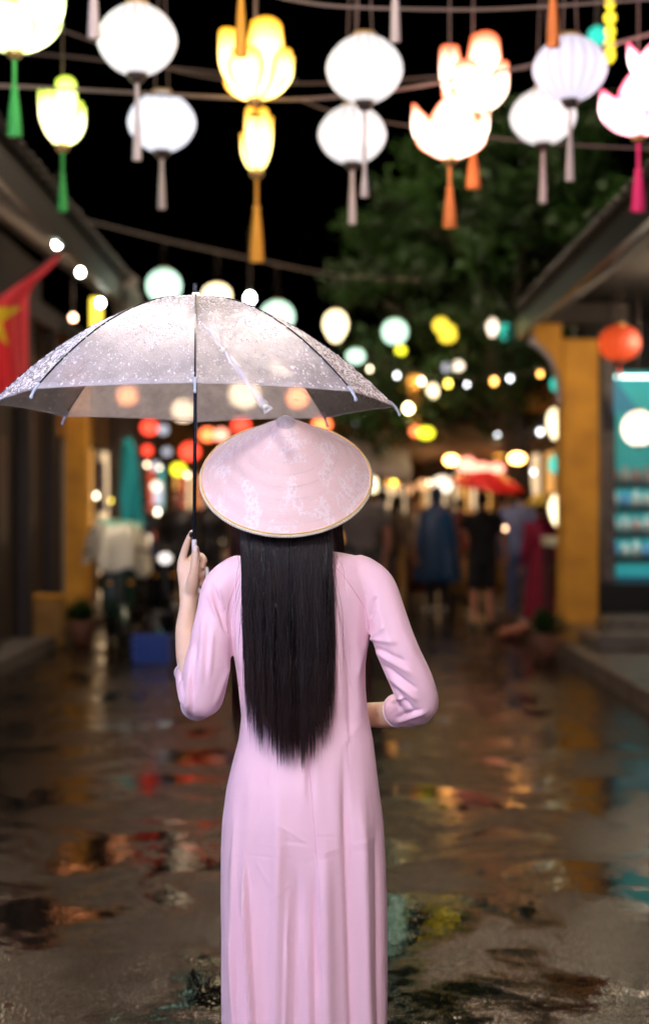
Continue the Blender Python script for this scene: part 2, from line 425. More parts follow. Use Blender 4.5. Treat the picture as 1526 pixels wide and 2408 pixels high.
# show window: teal back board, four shelves, lamp strips
M_teal = mat('teal_paint_glow', (.10, .62, .62), .5, emis=(.03, .42, .42), estr=.10)  # boards emit faint teal, standing in for lamplight inside the cabinet
sc_ = empty('display_cabinet', (3.35, 14.8, .72), 'tall teal display cabinet with lit shelves of small cups behind the right post', 'cabinet')
newbox('back_board', 2.95, 3.75, 15.1, 15.14, .74, 2.85, M_teal, sc_)
newbox('side_board', 2.93, 2.95, 14.7, 15.14, .74, 2.85, M_teal, sc_, bev=0)
newbox('top_board', 2.93, 3.75, 14.7, 15.14, 2.852, 2.9, M_teal, sc_)
M_strip = mat('lamp_strip', (.8, .8, .8), emis=(.6, 1, .94), estr=3.5)
shelf_z = []
for i, py in enumerate((1135, 1192, 1252, 1310)):
    z = P(0, py, 14.8).z; shelf_z.append(z)
    sh = newbox('shelf', 2.955, 3.745, 14.72, 15.09, z-.035, z, mat('dark_shelf', (.03, .06, .065), .4), sc_, bev=.003)
    newbox('lip', 2.955, 3.745, 14.705, 14.718, z-.062, z, mat('dark_shelf', (.03, .06, .065), .4), sh, bev=0)
    newbox('lamp_strip', 2.97, 3.73, 14.74, 14.755, z-.052, z-.036, M_strip, sh, bev=0)
newbox('lamp_strip', 2.97, 3.73, 14.74, 14.755, 2.83, 2.85, M_strip, sc_, bev=0)
newbox('bottom_board', 2.93, 3.75, 14.7, 15.14, .722, .76, mat('blue_paint', (.03, .22, .42), .5), sc_)
def cup_mesh(h, r, seed):
    bm = bmesh.new(); lathe(bm, [(r*.55, 0), (r, h*.25), (r*.95, h*.6), (r*.5, h*.8), (r*.6, h)], 12)
    me = bpy.data.meshes.new('cup'); bm.to_mesh(me); bm.free(); return me
M_ceram = [mat('white_ceramic', (.75, .72, .7), .2), mat('pink_ceramic', (.7, .42, .4), .25), mat('blue_ceramic', (.2, .4, .75), .25)]
cup_pat = [[1, 0, 1, 0, 1, 0], [0, 2, 0, 0, 0, 2], [0, 0, 1, 0, 0, 0], [2, 0, 0, 2, 0, 0]]
rowname = ['top', 'second', 'third', 'lowest']; cols_ = ['pink ', 'plain white ', 'blue ']
for i, z in enumerate(shelf_z):
    for j in range(6):
        k = cup_pat[i][j]; k2 = {1: 1, 0: 0, 2: 2}[k]
        me = cup_mesh(.15+.02*((i+j) % 2), .052, 0); c = link('cup', me, M_ceram[k2])
        c.location = (3.02+j*.115, 14.86, z+.002)
        tag(c, '%s ceramic cup number %s from the left post on the %s lit shelf' % (['white', 'pink', 'blue'][k2], ['one', 'two', 'three', 'four', 'five', 'six'][j], rowname[i]), 'cup', 'cups on the shelves of the teal cabinet')
# sky-blue pennant beside the cabinet
bm = bmesh.new()
A = [P(1442, 888, 13.9), P(1503, 968, 13.9), P(1442, 972, 13.9)]
a = [bm.verts.new(p) for p in A]; b_ = [bm.verts.new(p+Vector((.0, .02, 0))) for p in A]
bm.faces.new(a); bm.faces.new(list(reversed(b_)))
for k in range(3): bm.faces.new((a[k], b_[k], b_[(k+1) % 3], a[(k+1) % 3]))
bmesh.ops.recalc_face_normals(bm, faces=bm.faces)
pn = bm_obj('pennant', bm, mat('sky_blue_cloth', (.05, .38, .68), .6, emis=(.05, .4, .7), estr=.0), None, smooth=False)
tag(pn, 'small triangular sky blue pennant hung above the teal cabinet', 'pennant')
bm = bmesh.new(); tube(bm, [P(1440, 885, 13.91), P(1440, 700, 13.91)], .006, sides=6, n=1); bm_obj('cord', bm, M_wire, pn)

# ================================================================ FAR HOUSES
M_win = {k: mat('lit_pane_'+k, (.3, .3, .3), emis=c, estr=s) for k, c, s in (
    ('amber', (1, .45, .10), .42), ('cream', (1, .68, .38), .55), ('red', (1, .12, .05), .35), ('teal', (.1, .8, .7), .25), ('dark', (.1, .08, .06), .1))}
def far_house(side, y0, y1, xf, wall_m, label, h=3.3, wins=None):
    s = -1 if side < 0 else 1
    hs = empty('town_house', (xf+s*2, (y0+y1)/2, 0), label, 'house')
    newbox('wall', *sorted((xf, xf+s*4)), y0, y1, 0, h+.6, wall_m, hs, bev=0)
    rf = roof_slope(hs, xf-s*.75, h, xf+s*2.4, h+2.2, y0-.1, y1+.1, near=False, tile_w=.3)
    n = int((y1-y0)/1.4)
    for i in range(n):
        yc = y0+(i+.5)*(y1-y0)/n; w = .42
        key = (wins or ['amber', 'dark', 'cream'])[i % len(wins or [1, 2, 3])]
        fr = newbox('window', *sorted((xf-s*.002, xf-s*.05)), yc-w-.07, yc+w+.07, .75 if i % 2 else .05, 2.45, M_wood, hs)
        z0 = .82 if i % 2 else .12
        for a_, b_ in ((yc-w, yc-.02), (yc+.02, yc+w)):
            for c_, d_ in ((z0, 1.5), (1.54, 2.38)):
                newbox('pane', *sorted((xf-s*.052, xf-s*.06)), a_, b_, c_, d_, M_win[key], fr, bev=0)
    return hs
far_house(-1, 18.4, 23, -3.5, M_yellow2, 'ochre town house beyond the left pier with amber lit doorways', wins=['dark', 'amber', 'cream'])
far_house(-1, 23.4, 30, -3.4, M_plaster, 'grey plastered town house farther along the left side', wins=['cream', 'dark', 'red', 'teal'])
far_house(-1, 30.5, 42, -3.3, M_yellow2, 'farthest ochre town house on the left side of the street', wins=['amber', 'red', 'cream'])
far_house(1, 21, 27, 3.5, M_yellow, 'mustard town house behind the tree on the right side', wins=['amber', 'cream', 'dark'], h=3.1)
far_house(1, 27.5, 36, 3.3, M_yellow, 'second mustard town house farther along the right side', wins=['amber', 'amber', 'cream'], h=3.0)
far_house(1, 36.5, 46, 3.2, M_plaster, 'farthest grey town house on the right side of the street', wins=['cream', 'amber'])
eh = empty('end_house', (0, 50, 0), 'wide dark house closing the far end of the street', 'house')
newbox('wall', -7, 7, 48.5, 54, 0, 5, M_yellow2, eh, bev=0)
for i in range(8):
    xc = -5.4+i*1.55
    f_ = newbox('window', xc-.5, xc+.5, 48.42, 48.49, .3, 2.4, M_wood, eh)
    for a_ in (-.44, .03):
        newbox('pane', xc+a_, xc+a_+.41, 48.40, 48.41, .4, 2.3, M_win[['amber', 'cream', 'dark', 'red', 'amber', 'cream', 'amber', 'dark'][i]], f_, bev=0)
bm = bmesh.new()
V_ = [(-7.6, 47.8, 4.7), (7.6, 47.8, 4.7), (7.6, 51.5, 7), (-7.6, 51.5, 7), (-7.6, 55, 4.7), (7.6, 55, 4.7)]
vs = [bm.verts.new(v) for v in V_]
for f in ((0, 1, 2, 3), (3, 2, 5, 4), (0, 3, 4), (1, 5, 2), (0, 4, 5, 1)): bm.faces.new([vs[k] for k in f])
bmesh.ops.recalc_face_normals(bm, faces=bm.faces)
bm_obj('roof', bm, M_tile, eh, smooth=False)

# tan canvas market canopy at the tree's foot on the right
M_canvas = mat('tan_canvas', (.48, .29, .13), .8, noise_amt=.4, noise_scale=4)
def canopy(label, cx, cy, z, w, d, m, rise=.35, legs=True, tilt=0, valance=True):
    ob = empty('market_canopy', (cx, cy, 0), label, 'canopy')
    bm = bmesh.new(); nx_, ny_ = 14, 8; g = {}
    for top in (0, 1):
        for i in range(nx_+1):
            for j in range(ny_+1):
                u = i/nx_; v = j/ny_
                zz = z+rise*(1-abs(2*v-1))-.06*math.sin(PI*u)*(1-abs(2*v-1))+.02*math.sin(u*19+v*4)+tilt*(u-.5)
                g[(top, i, j)] = bm.verts.new((cx+(u-.5)*w, cy+(v-.5)*d, zz+top*.012))
    for top in (0, 1):
        for i in range(nx_):
            for j in range(ny_):
                q = [g[(top, i, j)], g[(top, i+1, j)], g[(top, i+1, j+1)], g[(top, i, j+1)]]
                bm.faces.new(q if top else q[::-1])
    bm_obj('cloth', bm, m, ob)
    if valance:
        bm = bmesh.new(); pr_ = None
        for i in range(nx_*3+1):
            u = i/(nx_*3); x = cx+(u-.5)*w; zz = z+.0+tilt*(u-.5)
            a = bm.verts.new((x, cy-d/2-.01+.012*math.sin(i*.9), zz)); b = bm.verts.new((x, cy-d/2-.02+.02*math.sin(i*.9+1), zz-.17-.03*abs(math.sin(i*.52))))
            if pr_: bm.faces.new((pr_[0], a, b, pr_[1]))
            pr_ = (a, b)
        vo = bm_obj('valance', bm, m, ob)
        sm = vo.modifiers.new('s', 'SOLIDIFY'); sm.thickness = .006
    if legs:
        for sx in (-1, 1):
            for sy in (-1, 1):
                bm = bmesh.new(); tube(bm, [(cx+sx*(w/2-.05), cy+sy*(d/2-.05), 0), (cx+sx*(w/2-.05), cy+sy*(d/2-.05), z+tilt*sx*.5+.02)], .02, sides=8, n=1)
                bm_obj('leg', bm, M_metal, ob)
    return ob
canopy('long tan canvas market canopy below the tree on the right', 2.2, 20.6, 2.40, 2.9, 1.4, M_canvas, rise=.45, tilt=.22)
canopy('pale canvas stall canopy behind the conical hat brim', .72, 19.0, 2.06, .8, 1.2, mat('pale_canvas', (.42, .38, .36), .8, noise_amt=.2), rise=.3, tilt=-.15)

# ================================================================ TREE
tr = empty('tree', (2.1, 19.5, 0), 'big leafy green tree hung with small lanterns over the right side of the street', 'tree')
bm = bmesh.new()
tp = [((2.75, 19.6, 0), .24), ((2.7, 19.6, 1.6), .18), ((2.5, 19.5, 3.0), .15), ((2.1, 19.4, 4.4), .10)]
tube(bm, [p for p, r in tp], [r for p, r in tp], 12, 4)
limbs = []
for i in range(11):
    st = Vector((2.6, 19.5, 2.2+.2*i)); a = i*2.4
    en = st+Vector((1.5*math.cos(a)-.4, .9*math.sin(a), .9+.1*i)); mid = (st+en)/2+Vector((0, 0, .25))
    tube(bm, [st, mid, en], [.08, .05, .02], 8, 3); limbs.append((st, mid, en))
trunk = link('trunk', merged(bm, .035, 2, 'trunk'), mat('bark', (.09, .07, .05), .8, noise_amt=.5, bump=.5), tr)
cl = []
rs = np.random.RandomState(3)
def crown_ok(x, z):
    px = 763+x/19.5*F; py = 1204-(z-CZ)/19.5*F
    left = np.interp(py, [330, 420, 560, 700, 800, 900, 1000, 1060], [900, 850, 800, 815, 830, 850, 800, 820])
    low = np.interp(px, [780, 900, 1000, 1150, 1250, 1320, 1526], [1090, 1060, 1010, 990, 965, 930, 900])
    top = np.interp(px, [780, 850, 900, 1100, 1300, 1700], [520, 400, 350, 290, 280, 260])
    return left < px < 1700 and top < py < low
while len(cl) < 250:
    x = rs.uniform(-.1, 5.6); z = rs.uniform(1.9, 7.2); y = 19.5+rs.uniform(-1.5, 1.7)
    if crown_ok(x, z): cl.append((x, y, z, rs.uniform(.22, .5)))
nl = 26000
ci = rs.randint(0, len(cl), nl); C_ = np.array(cl)[ci]
off = rs.normal(size=(nl, 3)); off /= np.linalg.norm(off, axis=1)[:, None]; off *= (rs.rand(nl)**.4)[:, None]
off[:, 2] *= .75
ctr = C_[:, :3]+off*C_[:, 3:4]
d1 = rs.normal(size=(nl, 3)); d1[:, 2] -= .5; d1 /= np.linalg.norm(d1, axis=1)[:, None]
d2 = np.cross(d1, rs.normal(size=(nl, 3))); d2 /= np.linalg.norm(d2, axis=1)[:, None]
ln = rs.uniform(.045, .085, nl)[:, None]
V = np.concatenate([ctr-d1*ln, ctr+d2*ln*.42, ctr+d1*ln, ctr-d2*ln*.42], 1).reshape(-1, 3)
Fc = [(4*i, 4*i+1, 4*i+2, 4*i+3) for i in range(nl)]
M_leaf = mat('green_leaf', (.017, .060, .003), .55, noise_amt=.6, noise_scale=1.3, dark=(.008, .022, .003))
crown = link('crown', data_mesh('crown', V, Fc), M_leaf, tr, smooth=False); crown['kind'] = 'stuff'
# ================================================================ LANTERNS
def set_glow(me, vals):
    at = me.color_attributes.new('glow', 'FLOAT_COLOR', 'POINT')
    arr = np.ones((len(me.vertices), 4), dtype=np.float32); arr[:, :3] = vals; at.data.foreach_set('color', arr.reshape(-1))
SHELL = {}
def shell_mesh(kind, m):
    key = (kind, m.name)
    if key in SHELL: return SHELL[key]
    N_ = 18; seg = 5; sides = N_*seg; nv = 16
    V = []; G = []; Fc = []
    for j in range(nv+1):
        t = j/nv; a = .12+(PI-.24)*t      # from the bottom up
        if kind == 'oblate': r, z = math.sin(a)**1.08, -math.copysign(abs(math.cos(a))**1.12, math.cos(a))*.88
        elif kind == 'round': r, z = math.sin(a), -math.cos(a)
        elif kind == 'pear': z = -math.cos(a)*1.22; r = math.sin(a)*(.72+.28*t*1.0)*(1 if t > .5 else (.62+.38*(t/.5)))
        else: r, z = .8*min(1, math.sin(a)*1.8), -math.cos(a)*1.1
        for k in range(sides):
            q = (k % seg)/seg; bulge = math.sin(PI*q)
            rr = r*(.975+.04*bulge)
            V.append((rr*math.cos(2*PI*k/sides), rr*math.sin(2*PI*k/sides), z))
            G.append((max(0, min(1, 1.25-abs(t-.38)*1.8)), 1.0 if k % seg == 0 else (.45 if k % seg in (1, seg-1) else 0), 0))
    for j in range(nv):
        for k in range(sides): Fc.append((j*sides+k, j*sides+(k+1) % sides, (j+1)*sides+(k+1) % sides, (j+1)*sides+k))
    me = data_mesh('shell', V, Fc); set_glow(me, np.array(G)); me.materials.append(m)
    me.polygons.foreach_set('use_smooth', [True]*len(me.polygons)); SHELL[key] = me
    return me
CAP = {}
def shared(name, fn, m):
    k = (name, m.name)
    if k not in CAP:
        bm = bmesh.new(); fn(bm); me = bpy.data.meshes.new(name); bm.to_mesh(me); bm.free(); me.materials.append(m)
        me.polygons.foreach_set('use_smooth', [True]*len(me.polygons)); CAP[k] = me
    return CAP[k]
M_cap = mat('lacquered_lantern_cap', (.05, .035, .03), .4)
M_gold = mat('brass_lantern_ring', (.5, .32, .12), .35, metal=.6)
def cloth_mat(name, c): return mat('tassel_'+name, c, .7, noise_amt=.15, noise_scale=60, stretch=(6, 6, .4))
M_tas = {k: cloth_mat(k, c) for k, c in dict(white=(.62, .54, .52), orange=(.85, .25, .06), amber=(.85, .4, .04), green=(.05, .42, .09), pink=(.75, .02, .16), red=(.6, .03, .02)).items()}
def tassel(parent, z_top, cord_len, length, m, r0=.011, r1=.024, flare=True, x=0, y=0):
    me = shared('tassel_cord', lambda bm: tube(bm, [(0, 0, 0), (0, 0, -1)], 1, sides=6, n=1), m)
    c = bpy.data.objects.new('cord', me); COL.objects.link(c); c.parent = parent; c.location = (x, y, z_top); c.scale = (.009, .009, cord_len)
    def f(bm):
        ring_n = 14
        prof = [(.3, 0), (.55, -.03), (.6, -.07), (.42, -.10), (.5, -.14), (.7, -.4), (.9, -.75), (1, -1)]
        lathe(bm, prof, ring_n*2)
        for v in bm.verts:
            a = math.atan2(v.co.y, v.co.x)
            k = 1+.12*math.cos(a*ring_n)*min(1, -v.co.z*3); v.co.x *= k; v.co.y *= k
    me = shared('tassel', f, m)
    t = bpy.data.objects.new('tassel', me); COL.objects.link(t); t.parent = parent
    t.location = (x, y, z_top-cord_len); t.scale = (r1, r1, length)
    return t
def lantern(px, py, wpx, Y, m, label, kind='oblate', group=None, tas=None, cord=.15, tlen=.3, up=4.6, hpx=None, name='silk_lantern', trs=.019):
    c = P(px, py, Y); R = wpx/2/F*Y
    hk = {'oblate': .88, 'round': 1, 'pear': 1.22, 'drum': 1.1}[kind]
    sz = R if not hpx else hpx/2/F*Y/hk
    root = empty(name, c, label, 'lantern', group)
    s = bpy.data.objects.new('shell', shell_mesh(kind, m)); COL.objects.link(s); s.parent = root; s.scale = (R, R, sz); s.rotation_euler.z = random.uniform(0, 1)
    zt = sz*hk; 
    me = shared('top_ring', lambda bm: lathe(bm, [(.26, -.05), (.30, 0), (.30, .05), (.2, .07)], 20), M_gold)
    o = bpy.data.objects.new('top_ring', me); COL.objects.link(o); o.parent = root; o.location = (0, 0, zt-.01*R); o.scale = (R, R, R)
    me = shared('bottom_cap', lambda bm: lathe(bm, [(.05, -.2), (.14, -.17), (.2, -.08), (.27, 0), (.27, .05)], 20), M_cap)
    o = bpy.data.objects.new('bottom_cap', me); COL.objects.link(o); o.parent = root; o.location = (0, 0, -zt+.01*R); o.scale = (R, R, R)
    if up:
        for sx in (-.2, .2):
            h = up-c.z-zt
            if h > .05:
                bm = bmesh.new(); tube(bm, [(sx*R, 0, zt), (0, 0, zt+h)], .0035 if Y < 12 else .0012, sides=5, n=1)
                bm_obj('hanging_cord', bm, M_wire, root, keep=False)
    if tas: tassel(root, -zt-.18*R, cord, tlen, M_tas[tas], r1=trs)
    return root
white = lamp_mat('white_silk', (1, .955, .95), strength=.60, top=.46, rib_dark=.45)
bluish = lamp_mat('cool_white_silk', (.86, .88, 1), strength=.62, top=.55, rib_dark=.72)
lilac = lamp_mat('lilac_white_silk', (.9, .84, 1), strength=.52, top=.6, rib_dark=.62)
FR = 'large lit silk lanterns over the street, front rows'
lantern(323, 94, 186, 6.3, white, 'largest round white lantern upper left, hanging in front of a smaller bluish one', 'oblate', FR, 'white', .12, .22, hpx=170)
lantern(381, 288, 158, 7.4, bluish, 'cool bluish white lantern hanging just below and right of the largest white one', 'oblate', FR, 'white', .02, .24, hpx=142)
lantern(857, 163, 179, 6.6, white, 'upper one of two white lanterns overlapping right of the yellow lotus', 'oblate', FR, 'white', .28, .12, hpx=162)
lantern(828, 317, 158, 7.45, white, 'lower one of two white lanterns overlapping right of the yellow lotus', 'oblate', FR, 'white', .02, .26, hpx=140)
lantern(1339, 162, 172, 6.9, lilac, 'lilac tinted ribbed lantern behind the hanging orange tassel upper right', 'oblate', FR, 'white', .10, .25, hpx=155)
lantern(1276, 275, 153, 7.7, white, 'white lantern tucked low left of the lilac ribbed lantern', 'oblate', FR, 'white', .02, .26, hpx=133)

def petal_mesh(R, H, width, m, tip, fl=1.0, base=.0):
    nu, nv = 8, 10; V = []; G = []; Fc = []
    for j in range(nv+1):
        t = j/nv
        r = R*math.sin(min(1, t*1.25+.02)*PI/2)*(1+fl*.12*max(0, t-.5)); z = H*(t**1.55*.95+.05*t)
        if tip == 'point': w = width*1.4*(math.sin(PI*min(1, (t*.93+.10)))**.8)
        elif tip == 'blunt': w = width*(.35+.65*math.sin(PI/2*min(1, t*1.6)))*(1-.25*max(0, t-.75)/.25)
        else: w = width*(.30+.70*math.sin(PI/2*min(1, t*1.5)))*(1 if t < .8 else math.sqrt(max(0.02, 1-((t-.8)/.2)**2*.9)))
        for i in range(nu+1):
            u = 2*i/nu-1; ang = u*w
            V.append((r*math.cos(ang)-.10*R*u*u*t, max(r, R*.25)*math.sin(ang), z-(.06*H*u*u if tip != 'point' else 0)*t))
            e = max(abs(u)**2.6*.95, 0, ((t-.62)/.38)**1.6 if t > .62 else 0, .8*(1-t*5) if t < .2 else 0)
            G.append((max(0, 1-abs(t-.4)*1.1), 0, min(1, e)))
    w_ = nu+1
    for j in range(nv):
        for i in range(nu): Fc.append((j*w_+i, j*w_+i+1, (j+1)*w_+i+1, (j+1)*w_+i))
    me = data_mesh('petal', V, Fc); set_glow(me, np.array(G)); me.materials.append(m)
    me.polygons.foreach_set('use_smooth', [True]*len(me.polygons)); return me
def lotus(px, pbot, Y, R, H, m, label, angs, tip='round', tas=None, cord=.2, tlen=.3, group='lit cloth lotus lanterns over the street', trs=.034, width=.56, up=4.6, top_tassel=None, lean=0):
    c = P(px, pbot, Y)
    root = empty('lotus_lantern', c, label, 'lantern', group)
    for i, (deg, hs) in enumerate(angs):
        me = petal_mesh(R, H*hs, width, m, tip)
        o = bpy.data.objects.new('petal', me); COL.objects.link(o); o.parent = root
        o.rotation_euler = (0, 0, math.radians(deg)); 
        so = o.modifiers.new('s', 'SOLIDIFY'); so.thickness = .004
    bm = bmesh.new(); lathe(bm, [(.012, -.03), (.03, -.02), (.04, 0), (.03, .02)], 12); bm_obj('base_ring', bm, M_gold, root, keep=False)
    bm = bmesh.new(); tube(bm, [(0, 0, .05), (0, 0, up-c.z)], .004, sides=6, n=1); bm_obj('hanging_cord', bm, M_wire, root, keep=False)
    bm = bmesh.new(); ball(bm, (0, 0, H*.42), R*.30, 12, 8); bm_obj('bulb', bm, MATS['bulb_glass'], root, keep=False)
    if tas: tassel(root, -.03, cord, tlen, M_tas[tas], r1=trs)
    return root
mat('bulb_glass', (.9, .9, .9), emis=(1, .93, .8), estr=6)
ly = lamp_mat('yellow_lotus_cloth', (1, .78, .26), (1, .45, .015), strength=3.4, top=.4)
lg = lamp_mat('green_edged_lotus_cloth', (1, .95, .55), (.40, .9, .05), strength=3.4, top=.45)
lg2 = lamp_mat('cream_green_lotus_cloth', (1, .86, .48), (.60, .85, .05), strength=3.4, top=.45)
lo = lamp_mat('orange_edged_lotus_cloth', (1, .80, .62), (1, .16, .04), strength=3.4, top=.45)
lp = lamp_mat('pink_edged_lotus_cloth', (1, .74, .76), (1, .03, .14), strength=3.4, top=.45)
lotus(600, 237, 6.8, .178, .345, ly, 'larger yellow lotus lantern with tall square petals above a narrow yellow one', [(216, .90), (255, .60), (293, 1.0), (333, .64), (60, .55), (120, .55), (0, .6)], 'blunt', 'amber', 0.03, .01)
lotus(604, 408, 7.6, .083, .34, ly, 'narrow yellow lotus lantern directly below the larger yellow one', [(190, .62), (250, 1.0), (300, .98), (350, .88), (60, .9), (120, .9)], 'blunt', 'amber', .14, .30, trs=.035)
lotus(35, 124, 6.3, .215, .32, lg, 'wide green edged lotus lantern cut by the top left corner', [(180, .9), (225, .85), (270, .55), (318, .85), (0, 1.0), (90, .8), (135, .8), (45, .8)], 'point', 'green', .12, .22, trs=.032)
lotus(148, 346, 7.5, .12, .34, lg2, 'smaller green edged lotus lantern at left with green tassel', [(190, .86), (240, .8), (290, 1.0), (345, .6), (60, .8), (120, .8)], 'blunt', 'green', .11, .20, trs=.026)
lotus(1112, 270, 7.3, .178, .37, lo, 'upper orange edged lotus lantern behind the lower orange one', [(212, .88), (250, .62), (287, 1.0), (330, .66), (60, .6), (120, .6), (10, .6)], 'blunt', 'orange', .16, .19, trs=.034)
lotus(1057, 377, 7.0, .19, .31, lo, 'lower orange edged lotus lantern with pointed outer petals', [(200, .84), (235, .55), (272, 1.0), (312, .55), (342, .78), (90, .8)], 'point', 'orange', .10, .20, trs=.032)
lotus(1500, 322, 7.2, .20, .34, lp, 'pink edged lotus lantern low at the right edge with magenta tassel', [(196, .66), (230, .5), (265, 1.0), (315, .6), (0, .8), (90, .8)], 'point', 'pink', .13, .22, trs=.034)
lotus(1560, 205, 6.9, .17, .22, lp, 'pink edged lotus lantern cut by the right edge above the other pink one', [(180, .98), (240, .8), (300, .8), (0, .9), (90, .9)], 'point')

# loose tassels that hang down from lanterns above the picture
def hang_tassel(px, ptop, pbot, Y, col, label, r=.02):
    """a lantern above the frame whose tassel reaches into the picture"""
    t = P(px, ptop, Y); b = P(px, pbot, Y)
    w = {'white': white, 'amber': ly, 'orange': lo}[col]
    L_ = t.z-b.z
    c = P(px, ptop, Y); zc = c.z+.42
    root = empty('silk_lantern', (c.x, Y, zc), label, 'lantern', 'lit lanterns above the frame whose tassels hang into view')
    s = bpy.data.objects.new('shell', shell_mesh('oblate', w if col != 'amber' else ly)); COL.objects.link(s); s.parent = root; s.scale = (.17, .17, .17)
    tassel(root, -.15, .27, L_, M_tas[col], r1=r)
    return root
hang_tassel(221, -60, 90, 5.8, 'white', 'white tassel hanging in from above, left of the largest white lantern', .024)
hang_tassel(929, -60, 98, 5.9, 'white', 'white tassel hanging in from above, right of the upper overlapping white lantern', .02)
hang_tassel(567, -20, 132, 6.0, 'amber', 'amber tassel hanging in from above over the yellow lotus', .024)
hang_tassel(1300, -30, 110, 6.0, 'orange', 'orange tassel hanging in from above over the lilac lantern', .026)

# small lanterns farther down the street -------------------------------------------------
def colmat(name, core, strength=2.2, **k): return lamp_mat(name, core, strength=strength*1.0, sheer=tuple(.5*q*q for q in core), rib_dark=.8, **k)
c_cream = colmat('cream_silk', (1, .80, .46), 2.0, top=.45); c_green = colmat('mint_silk', (.66, 1, .78), 1.0, top=.30)
c_peach = colmat('peach_silk', (1, .50, .22), .8); c_yel = colmat('yellow_silk', (1, .72, .05), 1.1, top=.25)
c_red = colmat('red_silk', (1, .06, .03), 1.6, top=.6); c_redor = colmat('vermilion_silk', (1, .17, .05), 2.4, top=.6)
c_teal = colmat('teal_silk', (.04, .75, .6), .55, top=.5); c_org = colmat('orange_silk', (1, .42, .06), 1.3); c_pink = colmat('salmon_silk', (1, .33, .22), 1.8)
c_pale = colmat('pale_silk', (1, .82, .62), 1.5); c_grey = colmat('dim_grey_silk', (.75, .78, .9), .45); c_lime = colmat('lime_silk', (.95, .9, .03), 1.6)
c_glow = lamp_mat('glowing_amber_silk', (1, .42, .10), strength=14, top=.8); c_bright = lamp_mat('strong_cream_silk', (1, .74, .48), strength=1.6, top=.8); c_bor = lamp_mat('strong_orange_silk', (1, .34, .13), strength=1.8, top=.8)
c_redin = lamp_mat('lit_red_paper', (1, .10, .02), strength=.42, top=.35, rib_dark=.55, sheer=(.12, .01, .005))
FG = 'small lit lanterns farther down the street'
def sl(px, py, w, h, Y, m, label, kind='round', **k):
    k.setdefault('up', 0)
    return lantern(px, py, w, Y, m, label, kind, FG, hpx=h, **k)
sl(386, 672, 80, 80, 14, c_green, 'big mint white lantern above the left half of the umbrella', up=4.1)
sl(510, 695, 66, 56, 16, c_cream, 'cream lantern peeping over the umbrella top right of the pole', up=4.37)
sl(652, 745, 78, 76, 15, c_green, 'mint lantern half hidden behind the umbrella shoulder', up=4.06)
sl(789, 768, 64, 78, 16, c_cream, 'warm cream pear shaped lantern just off the umbrella on the right', 'pear', up=4.1)
sl(836, 838, 42, 36, 17, c_green, 'small mint lantern against the umbrella slope below the pear shaped one')
sl(928, 780, 58, 60, 18, c_green, 'mint lantern in the tree with a yellow one under it', up=4.2)
sl(942, 824, 22, 22, 18, c_lime, 'tiny yellow lantern right under the mint lantern in the tree')
sl(1036, 765, 34, 38, 18, c_yel, 'upper left of two overlapping yellow lanterns in the tree')
sl(1052, 784, 42, 46, 18.2, c_yel, 'lower right of two overlapping yellow lanterns in the tree', up=4.2)
sl(1157, 771, 28, 44, 18, c_pale, 'narrow pale lantern beside a teal one in the tree', 'pear', up=4.2)
sl(1187, 781, 32, 40, 18.3, c_teal, 'small teal lantern beside the narrow pale one in the tree')
sl(1077, 860, 24, 24, 18, c_pale, 'tiny pale lantern in the middle of the tree, right of a dim grey one')
sl(1052, 864, 24, 24, 18.2, c_grey, 'tiny dim grey lantern in the middle of the tree')
sl(973, 898, 40, 34, 18.5, c_org, 'dim orange lantern low in the tree above a hanging ochre cloth')
sl(1017, 919, 24, 34, 18, c_cream, 'small cream lantern low in the tree right of the orange one')
sl(1001, 1018, 36, 28, 18.5, c_lime, 'bright lemon lantern below the tree beside a small red one')
sl(977, 1014, 24, 24, 18.8, c_redor, 'small vermilion lantern touching the lemon one below the tree')
sl(352, 1005, 38, 36, 20, c_red, 'leftmost red lantern under the umbrella rim')
sl(347, 1059, 22, 24, 26, c_red, 'small dim red lantern below the leftmost red one')
sl(447, 1062, 46, 42, 19, c_red, 'red lantern right against the umbrella pole')
sl(488, 1022, 34, 32, 20, c_redor, 'vermilion lantern right of the pole, left one of a pair')
sl(520, 1022, 34, 30, 20.5, c_pink, 'salmon lantern right of the pole, right one of a pair')
sl(567, 1000, 42, 36, 19.5, c_red, 'red lantern between the pole and the hat tip')
sl(757, 998, 42, 36, 19.5, c_redor, 'red lantern right of the hat tip under the umbrella rim')
sl(420, 1104, 32, 30, 22, c_lime, 'lemon lantern left of the pole above the dark figure')
sl(367, 1096, 22, 24, 25, c_grey, 'dim grey white lantern left of the lemon one')
sl(384, 1010, 24, 24, 25, c_grey, 'dim grey lantern between the two red ones under the rim')
sl(393, 1062, 20, 20, 28, c_grey, 'tiny dim grey lantern left of the red one at the pole')
sl(552, 1050, 30, 24, 26, c_grey, 'grey blue lantern between the vermilion pair and the hat')
sl(830, 985, 34, 26, 24, c_grey, 'grey lantern under the umbrella right tip')
sl(1095, 1092, 44, 38, 20, c_pink, 'leftmost of three salmon lanterns above the red umbrella')
sl(1131, 1102, 42, 32, 19.5, c_pink, 'brightest middle one of three salmon lanterns above the red umbrella')
sl(1167, 1101, 36, 28, 20, c_pink, 'rightmost of three salmon lanterns above the red umbrella')
sl(1172, 1063, 42, 24, 21, c_org, 'flat orange lantern above the three salmon ones')
sl(1303, 997, 40, 74, 15, c_cream, 'tall cream lantern half behind the yellow column, upper one', 'pear', up=3.3)
sl(1309, 1200, 42, 76, 15, c_cream, 'tall cream lantern half behind the yellow column, lower one', 'pear', up=2.3)
sl(1306, 903, 24, 36, 17, c_teal, 'teal lantern by the yellow column just under its bracket')
sl(1303, 1092, 28, 44, 17, c_teal, 'teal lantern by the yellow column between two cream ones')
